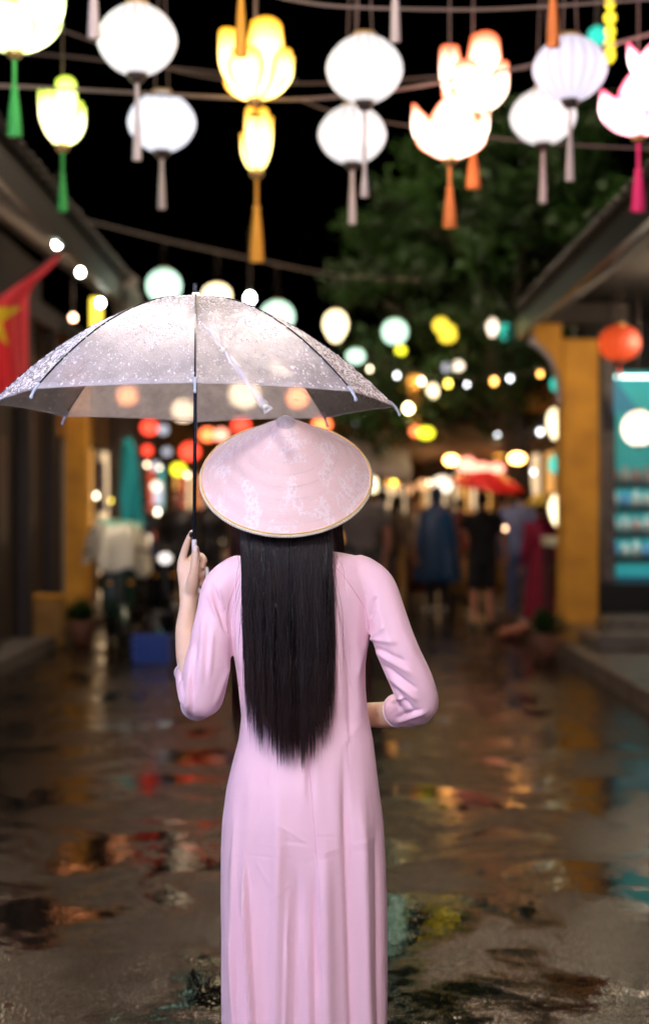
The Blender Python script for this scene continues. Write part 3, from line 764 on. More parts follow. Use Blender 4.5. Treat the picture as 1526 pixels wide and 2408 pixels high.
sl(1403, 85, 44, 48, 9.5, c_teal, 'teal lantern high at the upper right behind the lilac one', up=4.9)
sl(1455, 807, 98, 86, 12.5, c_redin, 'big red paper lantern right of the yellow column', tas='red', cord=.03, tlen=.09, up=3.6)
sl(1500, 1007, 76, 82, 12.2, c_pale, 'pale round lantern hanging in front of the teal cabinet', up=3.5)
sl(1039, 1140, 44, 42, 22, c_pale, 'bright white lantern over the blue raincoat', up=2.4)
sl(995, 1140, 28, 26, 24, c_peach, 'peach lantern left of the bright white one')
sl(925, 1130, 34, 38, 24, c_org, 'orange lantern just right of the hat brim')
sl(960, 1150, 22, 24, 26, c_peach, 'dim peach lantern right of the orange one by the hat')
sl(878, 1140, 22, 36, 24, c_cream, 'small cream lantern touching the right brim of the hat')
sl(897, 1062, 60, 30, 26, c_pale, 'wide pale lantern above the right brim of the hat')
sl(948, 1070, 40, 36, 26, c_pale, 'pale lantern right of the wide one above the brim')
sl(247, 1235, 22, 30, 16, c_cream, 'small cream lamp above the tarp covered scooter')
sl(372, 1160, 26, 60, 24, c_grey, 'tall pale blue lantern left of the dark figure', 'drum')
sl(368, 1143, 22, 22, 23.8, c_pale, 'small white lantern over the tall pale blue one')
sl(347, 1268, 18, 20, 20, c_pale, 'tiny white lantern beside the blue tarp')

for px_, py_, w_, Y_, m_, l_ in ((425, 800, 60, 17, c_bright, 'cream lantern showing blurred through the left front umbrella panel'), (432, 965, 52, 18, c_bright, 'white lantern glowing through the umbrella rim beside the pole'),
      (300, 930, 46, 19, c_bor, 'orange lantern glowing through the umbrella left of the pole'), (575, 925, 70, 17.5, c_bright, 'cream lantern glowing through the umbrella above the hat tip'),
      (700, 935, 50, 18, c_bor, 'orange lantern glowing through the umbrella over the right side of the hat'), (600, 790, 50, 16, c_bor, 'peach lantern showing blurred through the right front umbrella panel'),
      (180, 880, 60, 16, c_bor, 'orange lantern showing blurred through the left side of the umbrella'), (660, 860, 44, 19, c_bright, 'pale lantern showing blurred through the right umbrella panel')):
    sl(px_, py_, w_, w_, Y_, m_, l_)
sl(1215, 1078, 36, 24, 17.7, c_glow, 'added amber lantern lighting the tan canopy on the right')  # this and the next added to throw amber light on canopy and people
sl(1060, 1082, 30, 22, 17.7, c_glow, 'added amber lantern lighting the tan canopy left of its middle')
sl(905, 1092, 30, 24, 21.5, c_glow, 'bright amber lantern low behind the hat brim under the red parasol')
# bare bulbs
mat('hot_bulb', (.9, .9, .9), emis=(.9, 1, .88), estr=26); mat('warm_bulb', (.9, .9, .9), emis=(1, .55, .3), estr=7); mat('gold_bulb', (.9, .9, .9), emis=(1, .8, .35), estr=12)
def bulb(px, py, Y, r, m, label, cordto=.5):
    c = P(px, py, Y); root = empty('light_bulb', c, label, 'bulb', 'bare light bulbs along the street')
    bm = bmesh.new(); lathe(bm, [(.1, -1), (.7, -.75), (1, 0), (.75, .7), (.4, 1.2)], 16)
    for v in bm.verts: v.co *= r
    bm_obj('glass', bm, MATS[m], root, keep=False)
    bm = bmesh.new(); lathe(bm, [(.42*r, 1.15*r), (.45*r, 2*r), (.2*r, 2.3*r)], 12); bm_obj('socket', bm, M_cap, root, keep=False)
    bm = bmesh.new(); tube(bm, [(0, 0, 2.2*r), (0, 0, 2.2*r+cordto)], .004, sides=5, n=1); bm_obj('hanging_cord', bm, M_wire, root, keep=False)
    return root
bulb(135, 575, 11, .028, 'hot_bulb', 'white bulb at the tip of the red flag')
bulb(190, 641, 12.5, .028, 'hot_bulb', 'white bulb below the left eave right of the flag')
bulb(237, 713, 13.5, .030, 'hot_bulb', 'white bulb above the small yellow sign board')
bulb(173, 748, 13.5, .030, 'warm_bulb', 'dim warm bulb left of the small yellow sign board')
bulb(588, 702, 19, .055, 'hot_bulb', 'greenish white bulb above the umbrella top', .8)
bulb(960, 961, 18, .050, 'gold_bulb', 'golden bulb low in the tree right of the umbrella tip')
bulb(1186, 1243, 18, .022, 'warm_bulb', 'small warm light beside the black shirted person', .3)
# yellow sign board on the left eave
yb = newbox('sign_board', *(P(213, 0, 13.7).x, P(240, 0, 13.7).x), 13.7, 13.74, P(0, 790, 13.7).z, P(0, 700, 13.7).z, mat('yellow_sign', (.7, .5, .03), .5, emis=(1, .7, .05), estr=.8), None)
tag(yb, 'narrow lit yellow sign board hanging under the left eave', 'sign')
bm = bmesh.new(); tube(bm, [P(226, 700, 13.72), P(226, 600, 13.72)], .008, sides=6, n=1); bm_obj('bracket', bm, M_metal, yb)
# gold paper chain at the upper right
gc = empty('lantern_chain', P(1434, 60, 9), 'gold paper lantern chain hanging at the upper right', 'lantern')
gm = colmat('gold_paper', (1, .72, .04), 1.3, top=.3)
for i, py in enumerate((8, 42, 76, 104, 132)):
    s = bpy.data.objects.new('segment', shell_mesh('pear' if i % 2 == 0 else 'round', gm)); COL.objects.link(s); s.parent = gc
    s.location = P(1433, py, 9)-P(1434, 60, 9); s.scale = (.036, .036, .038)

# strings of small bulbs across the far street
rb = np.random.RandomState(17)
BM_ = [mat('tiny_bulb_%s' % n_, (.8, .8, .8), emis=c_, estr=s_) for n_, c_, s_ in (('amber', (1, .42, .08), 5), ('cream', (1, .78, .5), 6), ('yellow', (1, .75, .08), 4), ('white', (.9, .95, 1), 5), ('red', (1, .08, .03), 4))]
def light_string(label, x0, y0, x1, y1, Y0, Y1, n, sagpx):
    root = empty('light_string', P((x0+x1)/2, (y0+y1)/2, (Y0+Y1)/2), label, 'string lights', 'strings of tiny bulbs across the far street')
    pts = [P(x0+(x1-x0)*t, y0+(y1-y0)*t+sagpx*4*t*(1-t), Y0+(Y1-Y0)*t) for t in np.linspace(0, 1, 15)]
    bm = bmesh.new(); tube(bm, pts, .004, 5, 1); bm_obj('wire', bm, M_wire, root)
    for k in range(n):
        t = (k+.3+.4*rb.rand())/n; p = P(x0+(x1-x0)*t, y0+(y1-y0)*t+sagpx*4*t*(1-t)+rb.uniform(6, 16), Y0+(Y1-Y0)*t)
        m_ = BM_[rb.randint(0, 5)]; r_ = rb.uniform(.016, .034)
        me = shared('bulb', lambda bm: ball(bm, (0, 0, 0), 1, 10, 8), m_)
        o = bpy.data.objects.new('bulb', me); COL.objects.link(o); o.parent = root; o.location = p-Vector(root.location); o.scale = (r_, r_, r_*1.3)
light_string('string of tiny bulbs crossing between the hat brim and the tree foot, upper one', 860, 985, 1300, 1000, 22, 19, 9, 22)
light_string('string of tiny bulbs low over the people right of the hat', 860, 1120, 1310, 1080, 24, 21, 11, 24)
light_string('string of tiny bulbs over the people left of the umbrella pole', 330, 1075, 560, 1100, 24, 27, 7, 18)
light_string('string of tiny bulbs looping through the middle of the tree', 850, 845, 1290, 860, 17.4, 17.2, 8, 40)
light_string('lowest string of tiny bulbs at waist height behind the people on the right', 860, 1235, 1310, 1225, 25, 22, 8, 15)
light_string('string of tiny bulbs by the turquoise banner', 215, 1150, 460, 1190, 21, 24, 7, 18)
# ---------------------------------------------------------------- cables
def cable(pts, r, label, m=M_wire):
    bm = bmesh.new(); tube(bm, pts, r, sides=6, n=8)
    return tag(bm_obj('cable', bm, m), label, 'cable', 'cables strung across the street')
def cab(pp, Y0, Y1, r, label):
    n = len(pp); return cable([P(x, y, Y0+(Y1-Y0)*i/(n-1)) for i, (x, y) in enumerate(pp)], r, label)
cab([(-300, 196), (0, 202), (240, 214), (560, 231), (700, 234), (850, 222), (960, 206), (1240, 155), (1600, 60)], 6.9, 7.2, .0085, 'thick pale cable sagging right across behind the white lanterns')
cab([(600, -20), (760, 12), (1000, 22), (1200, 20), (1526, -2), (1700, -20)], 6.2, 6.2, .006, 'thin cable close to the top edge at the right')
cab([(700, 232), (800, 268), (960, 296), (1240, 333), (1526, 350), (1700, 352)], 7.9, 7.9, .006, 'thin cable sinking to the right under the orange lotuses')
cab([(100, 55), (200, 90), (330, 140), (470, 178), (640, 196), (900, 190), (1240, 160)], 8.2, 8.2, .006, 'faint cable descending behind the largest white lantern')
cab([(-200, 110), (150, 132), (300, 150), (450, 165), (700, 190)], 8.6, 8.6, .007, 'faint cable behind the green lotus lanterns')
cab([(-40, 420), (110, 492), (250, 530), (420, 572), (600, 610), (780, 645), (1000, 660)], 13, 17, .008, 'far thin cable above the umbrella')
for Y_, z_ in ((6.3, 4.6), (7.5, 4.6), (7.0, 4.62)):
    cable([(-7, Y_, z_+.5), (-3, Y_, z_+.06), (0, Y_, z_-.02), (3, Y_, z_+.06), (7, Y_, z_+.5)], .006, 'suspension cable above the frame that carries lanterns at %s depth' % {6.3: 'the nearest', 7.5: 'the farther', 7.0: 'the middle'}[Y_])

# ---------------------------------------------------------------- lanterns added out of view to light woman, umbrella and street
key_m = lamp_mat('added_key_silk', (1, .93, .90), strength=KEY_L, top=1, rib_dark=.95)
cool_m = lamp_mat('added_cool_silk', (.60, .62, 1), strength=COOL_L, top=1, rib_dark=.95)
rose_m = lamp_mat('added_rose_silk', (1, .76, .78), strength=ROSE_L, top=1, rib_dark=.95)
far_m = lamp_mat('added_far_silk', (1, .80, .58), strength=FAR_L, top=1, rib_dark=.95)
eave_m = lamp_mat('added_eave_silk', (1, .76, .50), strength=15, top=1, rib_dark=.95)
white_m = lamp_mat('added_plain_silk', (1, .83, .74), strength=50, top=1, rib_dark=.95)
warm_m = lamp_mat('added_warm_silk', (1, .80, .58), strength=WARM_L, top=1, rib_dark=.95)
def fill_lantern(x, y, z, R, m, label, tas=True):
    root = empty('silk_lantern', (x, y, z), label, 'lantern', 'added lanterns out of view that light the scene')
    s = bpy.data.objects.new('shell', shell_mesh('oblate', m)); COL.objects.link(s); s.parent = root; s.scale = (R, R, R)
    bm = bmesh.new(); tube(bm, [(0, 0, R*.88), (0, 0, max(4.2, z+.6)-z)], .004, sides=6, n=1); bm_obj('hanging_cord', bm, M_wire, root, keep=False)
    if tas: tassel(root, -R*.9, .03, .18, M_tas['white'])
fill_lantern(-.75, .6, 2.9, .16, key_m, 'added white key lantern straight above the photographer')
fill_lantern(-1.7, .9, 2.35, .24, cool_m, 'added cool fill lantern above the photographer on the left side')
fill_lantern(-2.2, 2.2, 2.75, .24, cool_m, 'added cool fill lantern left of the woman out of the frame')
fill_lantern(-1.2, -1.0, 1.9, .24, cool_m, 'added cool fill lantern low behind the photographer to the left')
fill_lantern(1.5, .8, 2.3, .24, rose_m, 'added rosy fill lantern above the photographer on the right side')
fill_lantern(1.1, -1.1, 1.8, .24, rose_m, 'added rosy fill lantern low behind the photographer to the right')
fill_lantern(2.3, 2.4, 2.7, .22, rose_m, 'added rosy fill lantern right of the woman out of the frame')
for i, (x_, y_, z_, s_) in enumerate(((3.08, 12.2, 2.95, 'under the right eave out of the frame'), (-3.0, 11.6, 3.2, 'under the left eave out of the frame'), (.9, 9.0, 5.35, 'high over the street right of its middle'),
                                    (-1.0, 9.0, 5.35, 'high over the street left of its middle'), (1.6, 15.2, 7.5, 'over the roofs on the right'), (-.4, 15.6, 7.6, 'highest over the middle of the street'))):
    fill_lantern(x_, y_, z_, .24, (warm_m if z_ > 5 else eave_m) if z_ < 6 else far_m, 'added warm fill lantern '+s_)
fill_lantern(-2.6, 9.1, 2.6, .14, eave_m, 'small added warm lantern lighting the red flag out of the frame', False)
fill_lantern(.1, -1.6, 2.4, .24, rose_m, 'added rosy fill lantern straight behind the photographer')
fill_lantern(-.80, 4.15, 3.16, .14, white_m, 'small added pale lantern just above the frame over the umbrella', False)
fill_lantern(.20, 4.15, 3.16, .14, white_m, 'small added white lantern just above the frame over the hat', False)
# ================================================================ THE WOMAN
YB = 3.34
wo = empty('person', (P(715, 0, YB).x, YB, 0), 'woman seen from behind in a long pale pink dress with waist length black hair', 'person')
bm = bmesh.new()
Rg = [(1290, 650, 715, .045), (1310, 590, 790, .05), (1335, 545, 850, .07), (1400, 545, 862, .085), (1500, 560, 850, .085), (1620, 580, 845, .08),
      (1700, 582, 850, .08), (1800, 565, 868, .095), (1880, 545, 885, .105), (1960, 545, 885, .10), (1985, 560, 870, .09)]
hrings(bm, [(P((l+r)/2, 0, YB).x, YB+.005, P(0, py, YB).z, (r-l)/2/F*YB, ry) for py, l, r, ry in Rg], 28)
def Q(px, py, Y): return P(px, py, Y)
tube(bm, [Q(682, 1315, 3.345), Q(681, 1270, 3.355), Q(680, 1220, 3.37)], [.052, .047, .05], 16, 3)       # neck
hc = Q(680, 1182, 3.372)
Mh = Matrix.Rotation(math.radians(20), 4, 'X')
ball(bm, hc, (.073, .092, .108), 24, 16, Mh)
tube(bm, [hc+Vector((0, .03, -.05)), hc+Vector((0, .075, -.055)), hc+Vector((0, .092, -.062))], [.045, .036, .02], 12, 3, round_end=True)   # jaw and chin
tube(bm, [hc+Vector((0, .082, .03)), hc+Vector((0, .103, .005)), hc+Vector((0, .106, -.003))], [.008, .011, .012], 8, 3, round_end=True)     # nose
tube(bm, [hc+Vector((-.022, .090, -.028)), hc+Vector((0, .098, -.027)), hc+Vector((.022, .090, -.028))], [.004, .008, .004], 8, 3, round_end=True)  # mouth
for s in (-1, 1): tube(bm, [hc+Vector((s*.073, 0, .02)), hc+Vector((s*.080, -.004, 0)), hc+Vector((s*.072, 0, -.025))], [.012, .014, .008], 8, 3, round_end=True)
for s, xh in ((-1, 665), (1, 765)):                                                                           # legs and feet
    tube(bm, [Q(xh, 1960, YB), Q(xh+s*4, 2130, YB+.01), Q(xh+s*2, 2250, YB), (Q(xh, 0, YB).x, YB-.005, .22), (Q(xh, 0, YB).x, YB, .08)], [.085, .062, .052, .040, .034], 16, 3)
    fx = Q(xh, 0, YB).x
    tube(bm, [(fx, YB-.03, .045), (fx+s*.005, YB+.06, .045), (fx+s*.01, YB+.13, .03), (fx+s*.012, YB+.19, .024)], [(.03, .04), (.034, .035), (.036, .02), (.025, .013)], 12, 3, round_end=True)
# left arm (raised) and right arm (across the belly)
tube(bm, [Q(585, 1365, 3.345), Q(522, 1400, 3.325), Q(497, 1510, 3.312), Q(468, 1632, 3.335), Q(447, 1560, 3.41), Q(439, 1490, 3.455), Q(443, 1430, 3.49), Q(444, 1405, 3.50)],
     [.030, .030, .032, .033, .031, .0275, .0225, .022], 16, 5, round_end=True)
tube(bm, [Q(825, 1365, 3.345), Q(882, 1400, 3.325), Q(930, 1520, 3.305), Q(975, 1640, 3.32), Q(925, 1677, 3.43), Q(868, 1681, 3.49), Q(815, 1682, 3.51), Q(800, 1684, 3.512)],
     [.030, .030, .033, .033, .033, .0305, .023, .021], 16, 5, round_end=True)
# left hand closed on the umbrella handle
tube(bm, [Q(443, 1425, 3.49), Q(446, 1390, 3.505), Q(445, 1355, 3.513), Q(439, 1330, 3.516)], [(.021, .018), (.026, .017), (.029, .015), (.022, .011)], 16, 4, round_end=True)
def finger(p, r): tube(bm, [Q(*q) for q in p], r, 10, 4, round_end=True)
finger([(428, 1345, 3.515), (428, 1322, 3.517), (437, 1288, 3.515), (445, 1266, 3.506), (451, 1251, 3.498)], [.013, .0112, .0095, .008, .006])
finger([(438, 1335, 3.522), (452, 1313, 3.538), (470, 1307, 3.532), (480, 1318, 3.508), (474, 1333, 3.494)], [.011, .010, .0095, .009, .008])
finger([(444, 1345, 3.525), (460, 1331, 3.538), (474, 1332, 3.530), (479, 1346, 3.508), (471, 1357, 3.495)], [.011, .0095, .009, .0088, .0075])
finger([(450, 1360, 3.522), (462, 1350, 3.532), (473, 1353, 3.526), (477, 1365, 3.508), (470, 1374, 3.497)], [.010, .0085, .0082, .008, .007])
finger([(448, 1398, 3.497), (454, 1368, 3.480), (458, 1340, 3.469), (460, 1311, 3.466), (461, 1291, 3.467)], [.017, .0165, .0125, .0112, .0092])
# right hand resting on the belly
tube(bm, [Q(812, 1682, 3.51), Q(785, 1686, 3.515), Q(755, 1690, 3.512)], [(.019, .02), (.014, .03), (.012, .034)], 16, 4, round_end=True)
for k, (dz, le) in enumerate(((-22, 46), (-8, 54), (7, 50), (20, 38))):
    finger([(765, 1690+dz, 3.512), (738, 1692+dz*1.1, 3.513), (765-le, 1697+dz*1.15, 3.505), (765-le-14, 1701+dz*1.15, 3.492)], [.0095, .009, .008, .007])
finger([(800, 1664, 3.508), (778, 1645, 3.505), (760, 1636, 3.50), (748, 1632, 3.495)], [.013, .011, .0095, .008])
body = link('body', merged(bm, .0031, 5, 'body'), M_skin, wo)
M_nail = mat('dark_nail_polish', (.01, .02, .025), .1); M_nail2 = mat('pale_nail', (.85, .70, .66), .2)
bm = bmesh.new(); ball(bm, Q(449.5, 1257, 3.4905), (.0048, .003, .0075), 10, 8); bm_obj('fingernail', bm, M_nail, body)
bm = bmesh.new(); ball(bm, Q(459.5, 1292, 3.4585), (.0062, .0025, .009), 10, 8); bm_obj('fingernail', bm, M_nail2, body)
for s in (-1, 1):
    bm = bmesh.new(); ball(bm, hc+Vector((s*.030, .081, .022)), (.013, .008, .007), 10, 8); bm_obj('eye', bm, mat('eye', (.7, .68, .66), .2), body)
    fx = Q(665 if s < 0 else 765, 0, YB).x
    bm = bmesh.new(); tube(bm, [(fx, YB-.035, .03), (fx+s*.005, YB+.06, .03), (fx+s*.01, YB+.13, .022), (fx+s*.012, YB+.2, .02)], [(.036, .03), (.04, .03), (.042, .022), (.03, .02)], 14, 3, round_end=True)
    bm_obj('shoe', bm, mat('white_leather', (.7, .68, .66), .4), wo)

# ---- the dress
M_dress = mat('pink_silk_crepe', (.95, .64, .745), .5, sheen=.3, bump=.05, bump_scale=900, spec=.35)
bm = bmesh.new()
Rg = [(1292, 640, 735, .045), (1299, 600, 800, .055), (1309, 560, 850, .07), (1328, 530, 876, .085), (1360, 524, 884, .096), (1400, 526, 882, .104), (1440, 532, 874, .107),
      (1500, 541, 866, .107), (1560, 552, 860, .102), (1620, 562, 860, .097), (1680, 567, 865, .095), (1740, 561, 877, .101), (1800, 546, 884, .112), (1850, 534, 890, .12),
      (1930, 523, 900, .126), (2000, 520, 905, .125), (2100, 519, 909, .122), (2250, 519, 911, .12), (2408, 520, 910, .12), (2520, 520, 909, .12)]
hrings(bm, [(P((l+r)/2, 0, YB).x, YB+.002, P(0, py, YB).z, (r-l)/2/F*YB, ry) for py, l, r, ry in Rg], 48, 2.15)
tube(bm, [Q(560, 1352, 3.33), Q(523, 1382, 3.322), Q(506, 1440, 3.315), Q(497, 1510, 3.308), Q(486, 1575, 3.31), Q(472, 1635, 3.322), Q(464, 1655, 3.338)],
     [.047, .046, .043, .048, .055, .056, .041], 24, 6, round_end=True)
tube(bm, [Q(468, 1655, 3.33), Q(456, 1612, 3.38), Q(448, 1578, 3.415)], [.040, .041, .038], 24, 6)
tube(bm, [Q(845, 1352, 3.33), Q(884, 1382, 3.322), Q(908, 1450, 3.31), Q(935, 1530, 3.30), Q(966, 1600, 3.305), Q(982, 1645, 3.315), Q(980, 1662, 3.325)],
     [.048, .047, .048, .050, .050, .048, .044], 24, 6, round_end=True)
tube(bm, [Q(982, 1660, 3.322), Q(958, 1669, 3.365), Q(934, 1671, 3.41)], [.045, .042, .039], 24, 6)
dm = merged(bm, .0036, 7, 'dress')
co = get_co(dm); no = get_no(dm)
px = 763+co[:, 0]/co[:, 1]*F; py = 1204-(co[:, 2]-CZ)/co[:, 1]*F
def sm(a, b, x): t = np.clip((x-a)/(b-a), 0, 1); return t*t*(3-2*t)
d = np.zeros(len(co))
back = sm(-.1, .25, -no[:, 1])
def py0(y): return y < 1720
def fold(x0, y0, x1, y1, w, amp, sharp=0):
    amp = amp*(1.2 if py0(y0) else (2.7 if abs(y1-y0) > 240 else .5))
    """crease or ridge along a line between two places on the cloth, given where they show from the street behind her"""
    global d
    L_ = math.hypot(x1-x0, y1-y0); ux, uy = (x1-x0)/L_, (y1-y0)/L_
    t = (px-x0)*ux+(py-y0)*uy; s = (px-x0)*-uy+(py-y0)*ux
    end = sm(-.05*L_, .25*L_, t)*(1-sm(.75*L_, 1.05*L_, t))
    if sharp: prof = np.where(s > 0, np.exp(-np.abs(s)/w), np.exp(-(s/(w*.25))**2))
    else: prof = np.exp(-(s/w)**2)
    d += amp*prof*end*back
# skirt: long soft vertical folds and the ironed creases
for a in ((655, 1850, 648, 2600, 16, .0045), (700, 2020, 690, 2600, 13, -.004), (760, 1980, 772, 2600, 20, .006), (808, 1760, 835, 2600, 10, -.005), (850, 1850, 868, 2600, 14, .005),
          (590, 1800, 575, 2030, 9, .004), (553, 1900, 545, 2600, 8, .004), (566, 2100, 590, 2600, 7, -.004), (548, 2150, 560, 2600, 3, .003), (678, 2100, 668, 2600, 5, .0025),
          (740, 2050, 745, 2600, 7, -.003), (885, 1900, 893, 2600, 8, -.003), (720, 2200, 730, 2600, 10, .003)): fold(*a)
for a in ((574, 2005, 611, 2620, 12, .011, 1), (722, 1700, 731, 1900, 9, -.006), (731, 1880, 744, 2060, 10, -.008, 1), (744, 2040, 752, 2350, 12, -.004, 1),
          (630, 1740, 628, 1860, 3.5, -.0035), (818, 1740, 826, 1830, 3.5, -.0035), (523, 1995, 575, 2013, 2.2, .0022), (575, 2010, 700, 2022, 2.2, -.0022), (600, 1985, 740, 1992, 2.5, .0018),
          (700, 2022, 905, 1965, 2.4, .0024), (700, 2034, 905, 1985, 2.2, -.0018), (640, 1930, 738, 1992, 3, .0028), (738, 1967, 792, 1970, 3, -.003), (660, 1975, 740, 1988, 2, -.002),
          (585, 2040, 600, 2090, 3, .003), (600, 2022, 640, 2095, 3, .0025), (625, 2060, 665, 2110, 3, .002), (690, 2070, 630, 2125, 3, .002), (620, 1900, 575, 2005, 4, .0028),
          (760, 1760, 768, 1960, 13, -.005), (524, 2140, 600, 2170, 3, .0015), (700, 2185, 560, 2180, 3, .0012), (830, 2155, 908, 2135, 3, .0013)): fold(*a)
# bodice
for a in ((795, 1420, 800, 1700, 14, .004), (840, 1500, 842, 1720, 10, .003), (815, 1500, 826, 1760, 6, -.003), (555, 1470, 575, 1700, 7, .003), (868, 1480, 835, 1600, 8, .004),
          (560, 1560, 590, 1650, 6, -.003), (858, 1690, 800, 1760, 7, .0012)): fold(*a)
# sleeves
for a in ((868, 1458, 885, 1400, 5, -.006), (866, 1500, 935, 1512, 6, .006), (872, 1520, 960, 1560, 6, -.005), (880, 1530, 975, 1590, 6, .006), (892, 1560, 985, 1625, 5, -.006),
          (905, 1585, 985, 1650, 6, .006), (915, 1610, 975, 1672, 4, -.006), (918, 1650, 955, 1640, 4, .004), (925, 1690, 990, 1668, 5, -.005), (930, 1700, 1005, 1672, 5, .005), (935, 1640, 945, 1690, 4, -.005),
          (872, 1505, 905, 1470, 5, .004), (880, 1390, 930, 1560, 8, .003),
          (530, 1455, 495, 1370, 6, -.006), (520, 1470, 488, 1390, 5, .005), (528, 1440, 512, 1380, 4, .004), (538, 1500, 500, 1400, 5, -.004), (480, 1440, 470, 1620, 7, .005), (462, 1500, 446, 1650, 6, -.006),
          (500, 1480, 492, 1600, 6, .0035), (445, 1580, 440, 1680, 5, .005), (425, 1580, 432, 1665, 4, -.004), (540, 1560, 505, 1660, 6, .004), (455, 1600, 452, 1690, 4, -.004)): fold(*a)
# gentle weight of cloth everywhere
nz = np.array([noise.noise((c[0]*14, c[1]*14, c[2]*3.2)) + .4*noise.noise((c[0]*38, c[1]*38, c[2]*9)) for c in co])
d += nz*.0024*sm(1310, 1400, py)
co2 = co+no*d[:, None]
set_co(dm, co2)
dress = link('dress', dm, M_dress, wo)
bvh = BVHTree.FromPolygons([Vector(v) for v in co2], [tuple(p.vertices) for p in dm.polygons])
camv = Vector((0, 0, CZ))
def onto(px_, py_, lift=.0008):
    dr = (P(px_, py_, 3.3)-camv).normalized()
    h, n_, i_, dist = bvh.ray_cast(camv, dr)
    return h+n_*lift if h else P(px_, py_, 3.24)
def seam(name, pts, r=.0011, m=None):
    pp = []
    for (x0, y0), (x1, y1) in zip(pts, pts[1:]):
        n_ = max(2, int(math.hypot(x1-x0, y1-y0)/8))
        pp += [onto(x0+(x1-x0)*k/n_, y0+(y1-y0)*k/n_) for k in range(n_)]
    pp.append(onto(*pts[-1]))
    bm = bmesh.new(); tube(bm, pp, r, 6, 1); return bm_obj(name, bm, m or mat('pink_seam_thread', (.92, .52, .63), .5), dress)
seam('raglan_seam', [(778, 1322), (800, 1345), (830, 1385), (852, 1420), (866, 1455), (868, 1480)])
seam('raglan_seam', [(566, 1345), (555, 1375), (540, 1410), (532, 1440), (531, 1462), (536, 1490)])
seam('back_seam', [(722, 1690), (725, 1760), (731, 1850), (738, 1930), (743, 2010)], .0008)
seam('dart', [(630, 1745), (629, 1800), (627, 1850)], .0006, M_dress); seam('dart', [(816, 1720), (820, 1780), (826, 1822)], .0006, M_dress)
M_hem = mat('white_cuff_piping', (.85, .72, .80), .4)
def cuff(c, axis, r, rr=.0024):
    axis = Vector(axis).normalized(); a = axis.orthogonal().normalized(); b = axis.cross(a)
    bm = bmesh.new(); tube(bm, [Vector(c)+r*(a*math.cos(t)+b*math.sin(t)) for t in np.linspace(0, 2*PI, 33)], rr, 6, 1)
    return bm_obj('cuff', bm, M_hem, dress)
cuff(Q(448, 1578, 3.415), Q(448, 1578, 3.415)-Q(456, 1612, 3.38), .0375)
cuff(Q(934, 1671, 3.41), Q(934, 1671, 3.41)-Q(958, 1669, 3.365), .0385)
# white trousers under the tunic
bm = bmesh.new()
for s, xh in ((-1, 665), (1, 765)):
    tube(bm, [Q(xh, 1900, YB), Q(xh, 2130, YB), Q(xh, 2350, YB), (Q(xh, 0, YB).x, YB, .07)], [.085, .083, .08, .085], 18, 3)
link('trousers', merged(bm, .012, 3), mat('white_trouser_silk', (.75, .72, .74), .5), wo)

# ---- hair
def hair_strands(name, n, fx, y_top, fy_end, fY, rad, m, seed, segs=15, spread=1.0, wav=.0012, clump=.0):
    r = np.random.RandomState(seed)
    V = np.zeros((n, segs+1, 3, 3)); 
    for i in range(n):
        k_l = None; s = r.rand(); x0, x1 = fx(s, r); ye = fy_end(x1, r); y0 = y_top+r.uniform(-8, 8)
        dy = r.normal()*.005; ph = r.rand(3)*6.28; cl_ = math.sin(x1*.23)*math.sin(x1*.61+1)
        for k in range(segs+1):
            t = k/segs; pyk = y0+(ye-y0)*t
            xk = x0+(x1-x0)*t**1.3
            if clump and t > .45:
                if k_l is None: k_l = int(np.argmin(abs(lock_c-x1)))
                g_ = ((t-.45)/.55)**1.6*(.62 if s*997 % 1 < .7 else -.6); wl = (x1-lock_c[k_l])
                xk += -wl*g_ + 1.5*math.sin(lock_c[k_l]*1.7)*g_*t
            Yk = fY(xk, pyk, s)+dy*(.4+t)
            p = P(xk, pyk, Yk); p.x += wav*(math.sin(t*5+ph[0])+.5*math.sin(t*11+ph[1])); p.y += wav*math.sin(t*6+ph[2])
            rr = rad*(1 if t < .6 else 1-.9*(t-.6)/.4)
            for q in range(3):
                a = 2*PI*q/3+ph[0]
                V[i, k, q] = (p.x+rr*math.cos(a), p.y+rr*math.sin(a), p.z)
    V = V.reshape(-1, 3)
    base = np.arange(n)[:, None, None, None]*(segs+1)*3; kk = np.arange(segs)[None, :, None, None]*3; q = np.arange(3)[None, None, :, None]
    qn = (q+1) % 3
    Fq = np.concatenate([base+kk+q, base+kk+qn, base+kk+3+qn, base+kk+3+q], 3).reshape(-1, 4)
    me = bpy.data.meshes.new(name)
    me.vertices.add(len(V)); me.vertices.foreach_set('co', V.reshape(-1))
    me.loops.add(Fq.size); me.loops.foreach_set('vertex_index', Fq.reshape(-1).astype(np.int32))
    me.polygons.add(len(Fq)); me.polygons.foreach_set('loop_start', np.arange(0, Fq.size, 4, dtype=np.int32))
    me.update()
    at = me.color_attributes.new('shade', 'FLOAT_COLOR', 'POINT'); xr = V.reshape(n, -1, 3)[:, 12, 0]*1000; ln_ = np.array([noise.noise((q*.09, 3.3, seed))+.5*noise.noise((q*.31, 8.1, seed)) for q in xr]); sh = np.repeat(np.clip(.35*r.rand(n)+.35+1.0*ln_, 0, 1), (segs+1)*3).astype(np.float32)  # random strand tone; lighter locks painted in as highlights
    tt = np.tile(np.repeat(np.arange(segs+1)/segs, 3), n).astype(np.float32)
    at.data.foreach_set('color', np.stack([sh, tt, sh, sh*0+1], 1).reshape(-1).astype(np.float32))
    return link(name, me, m, wo)
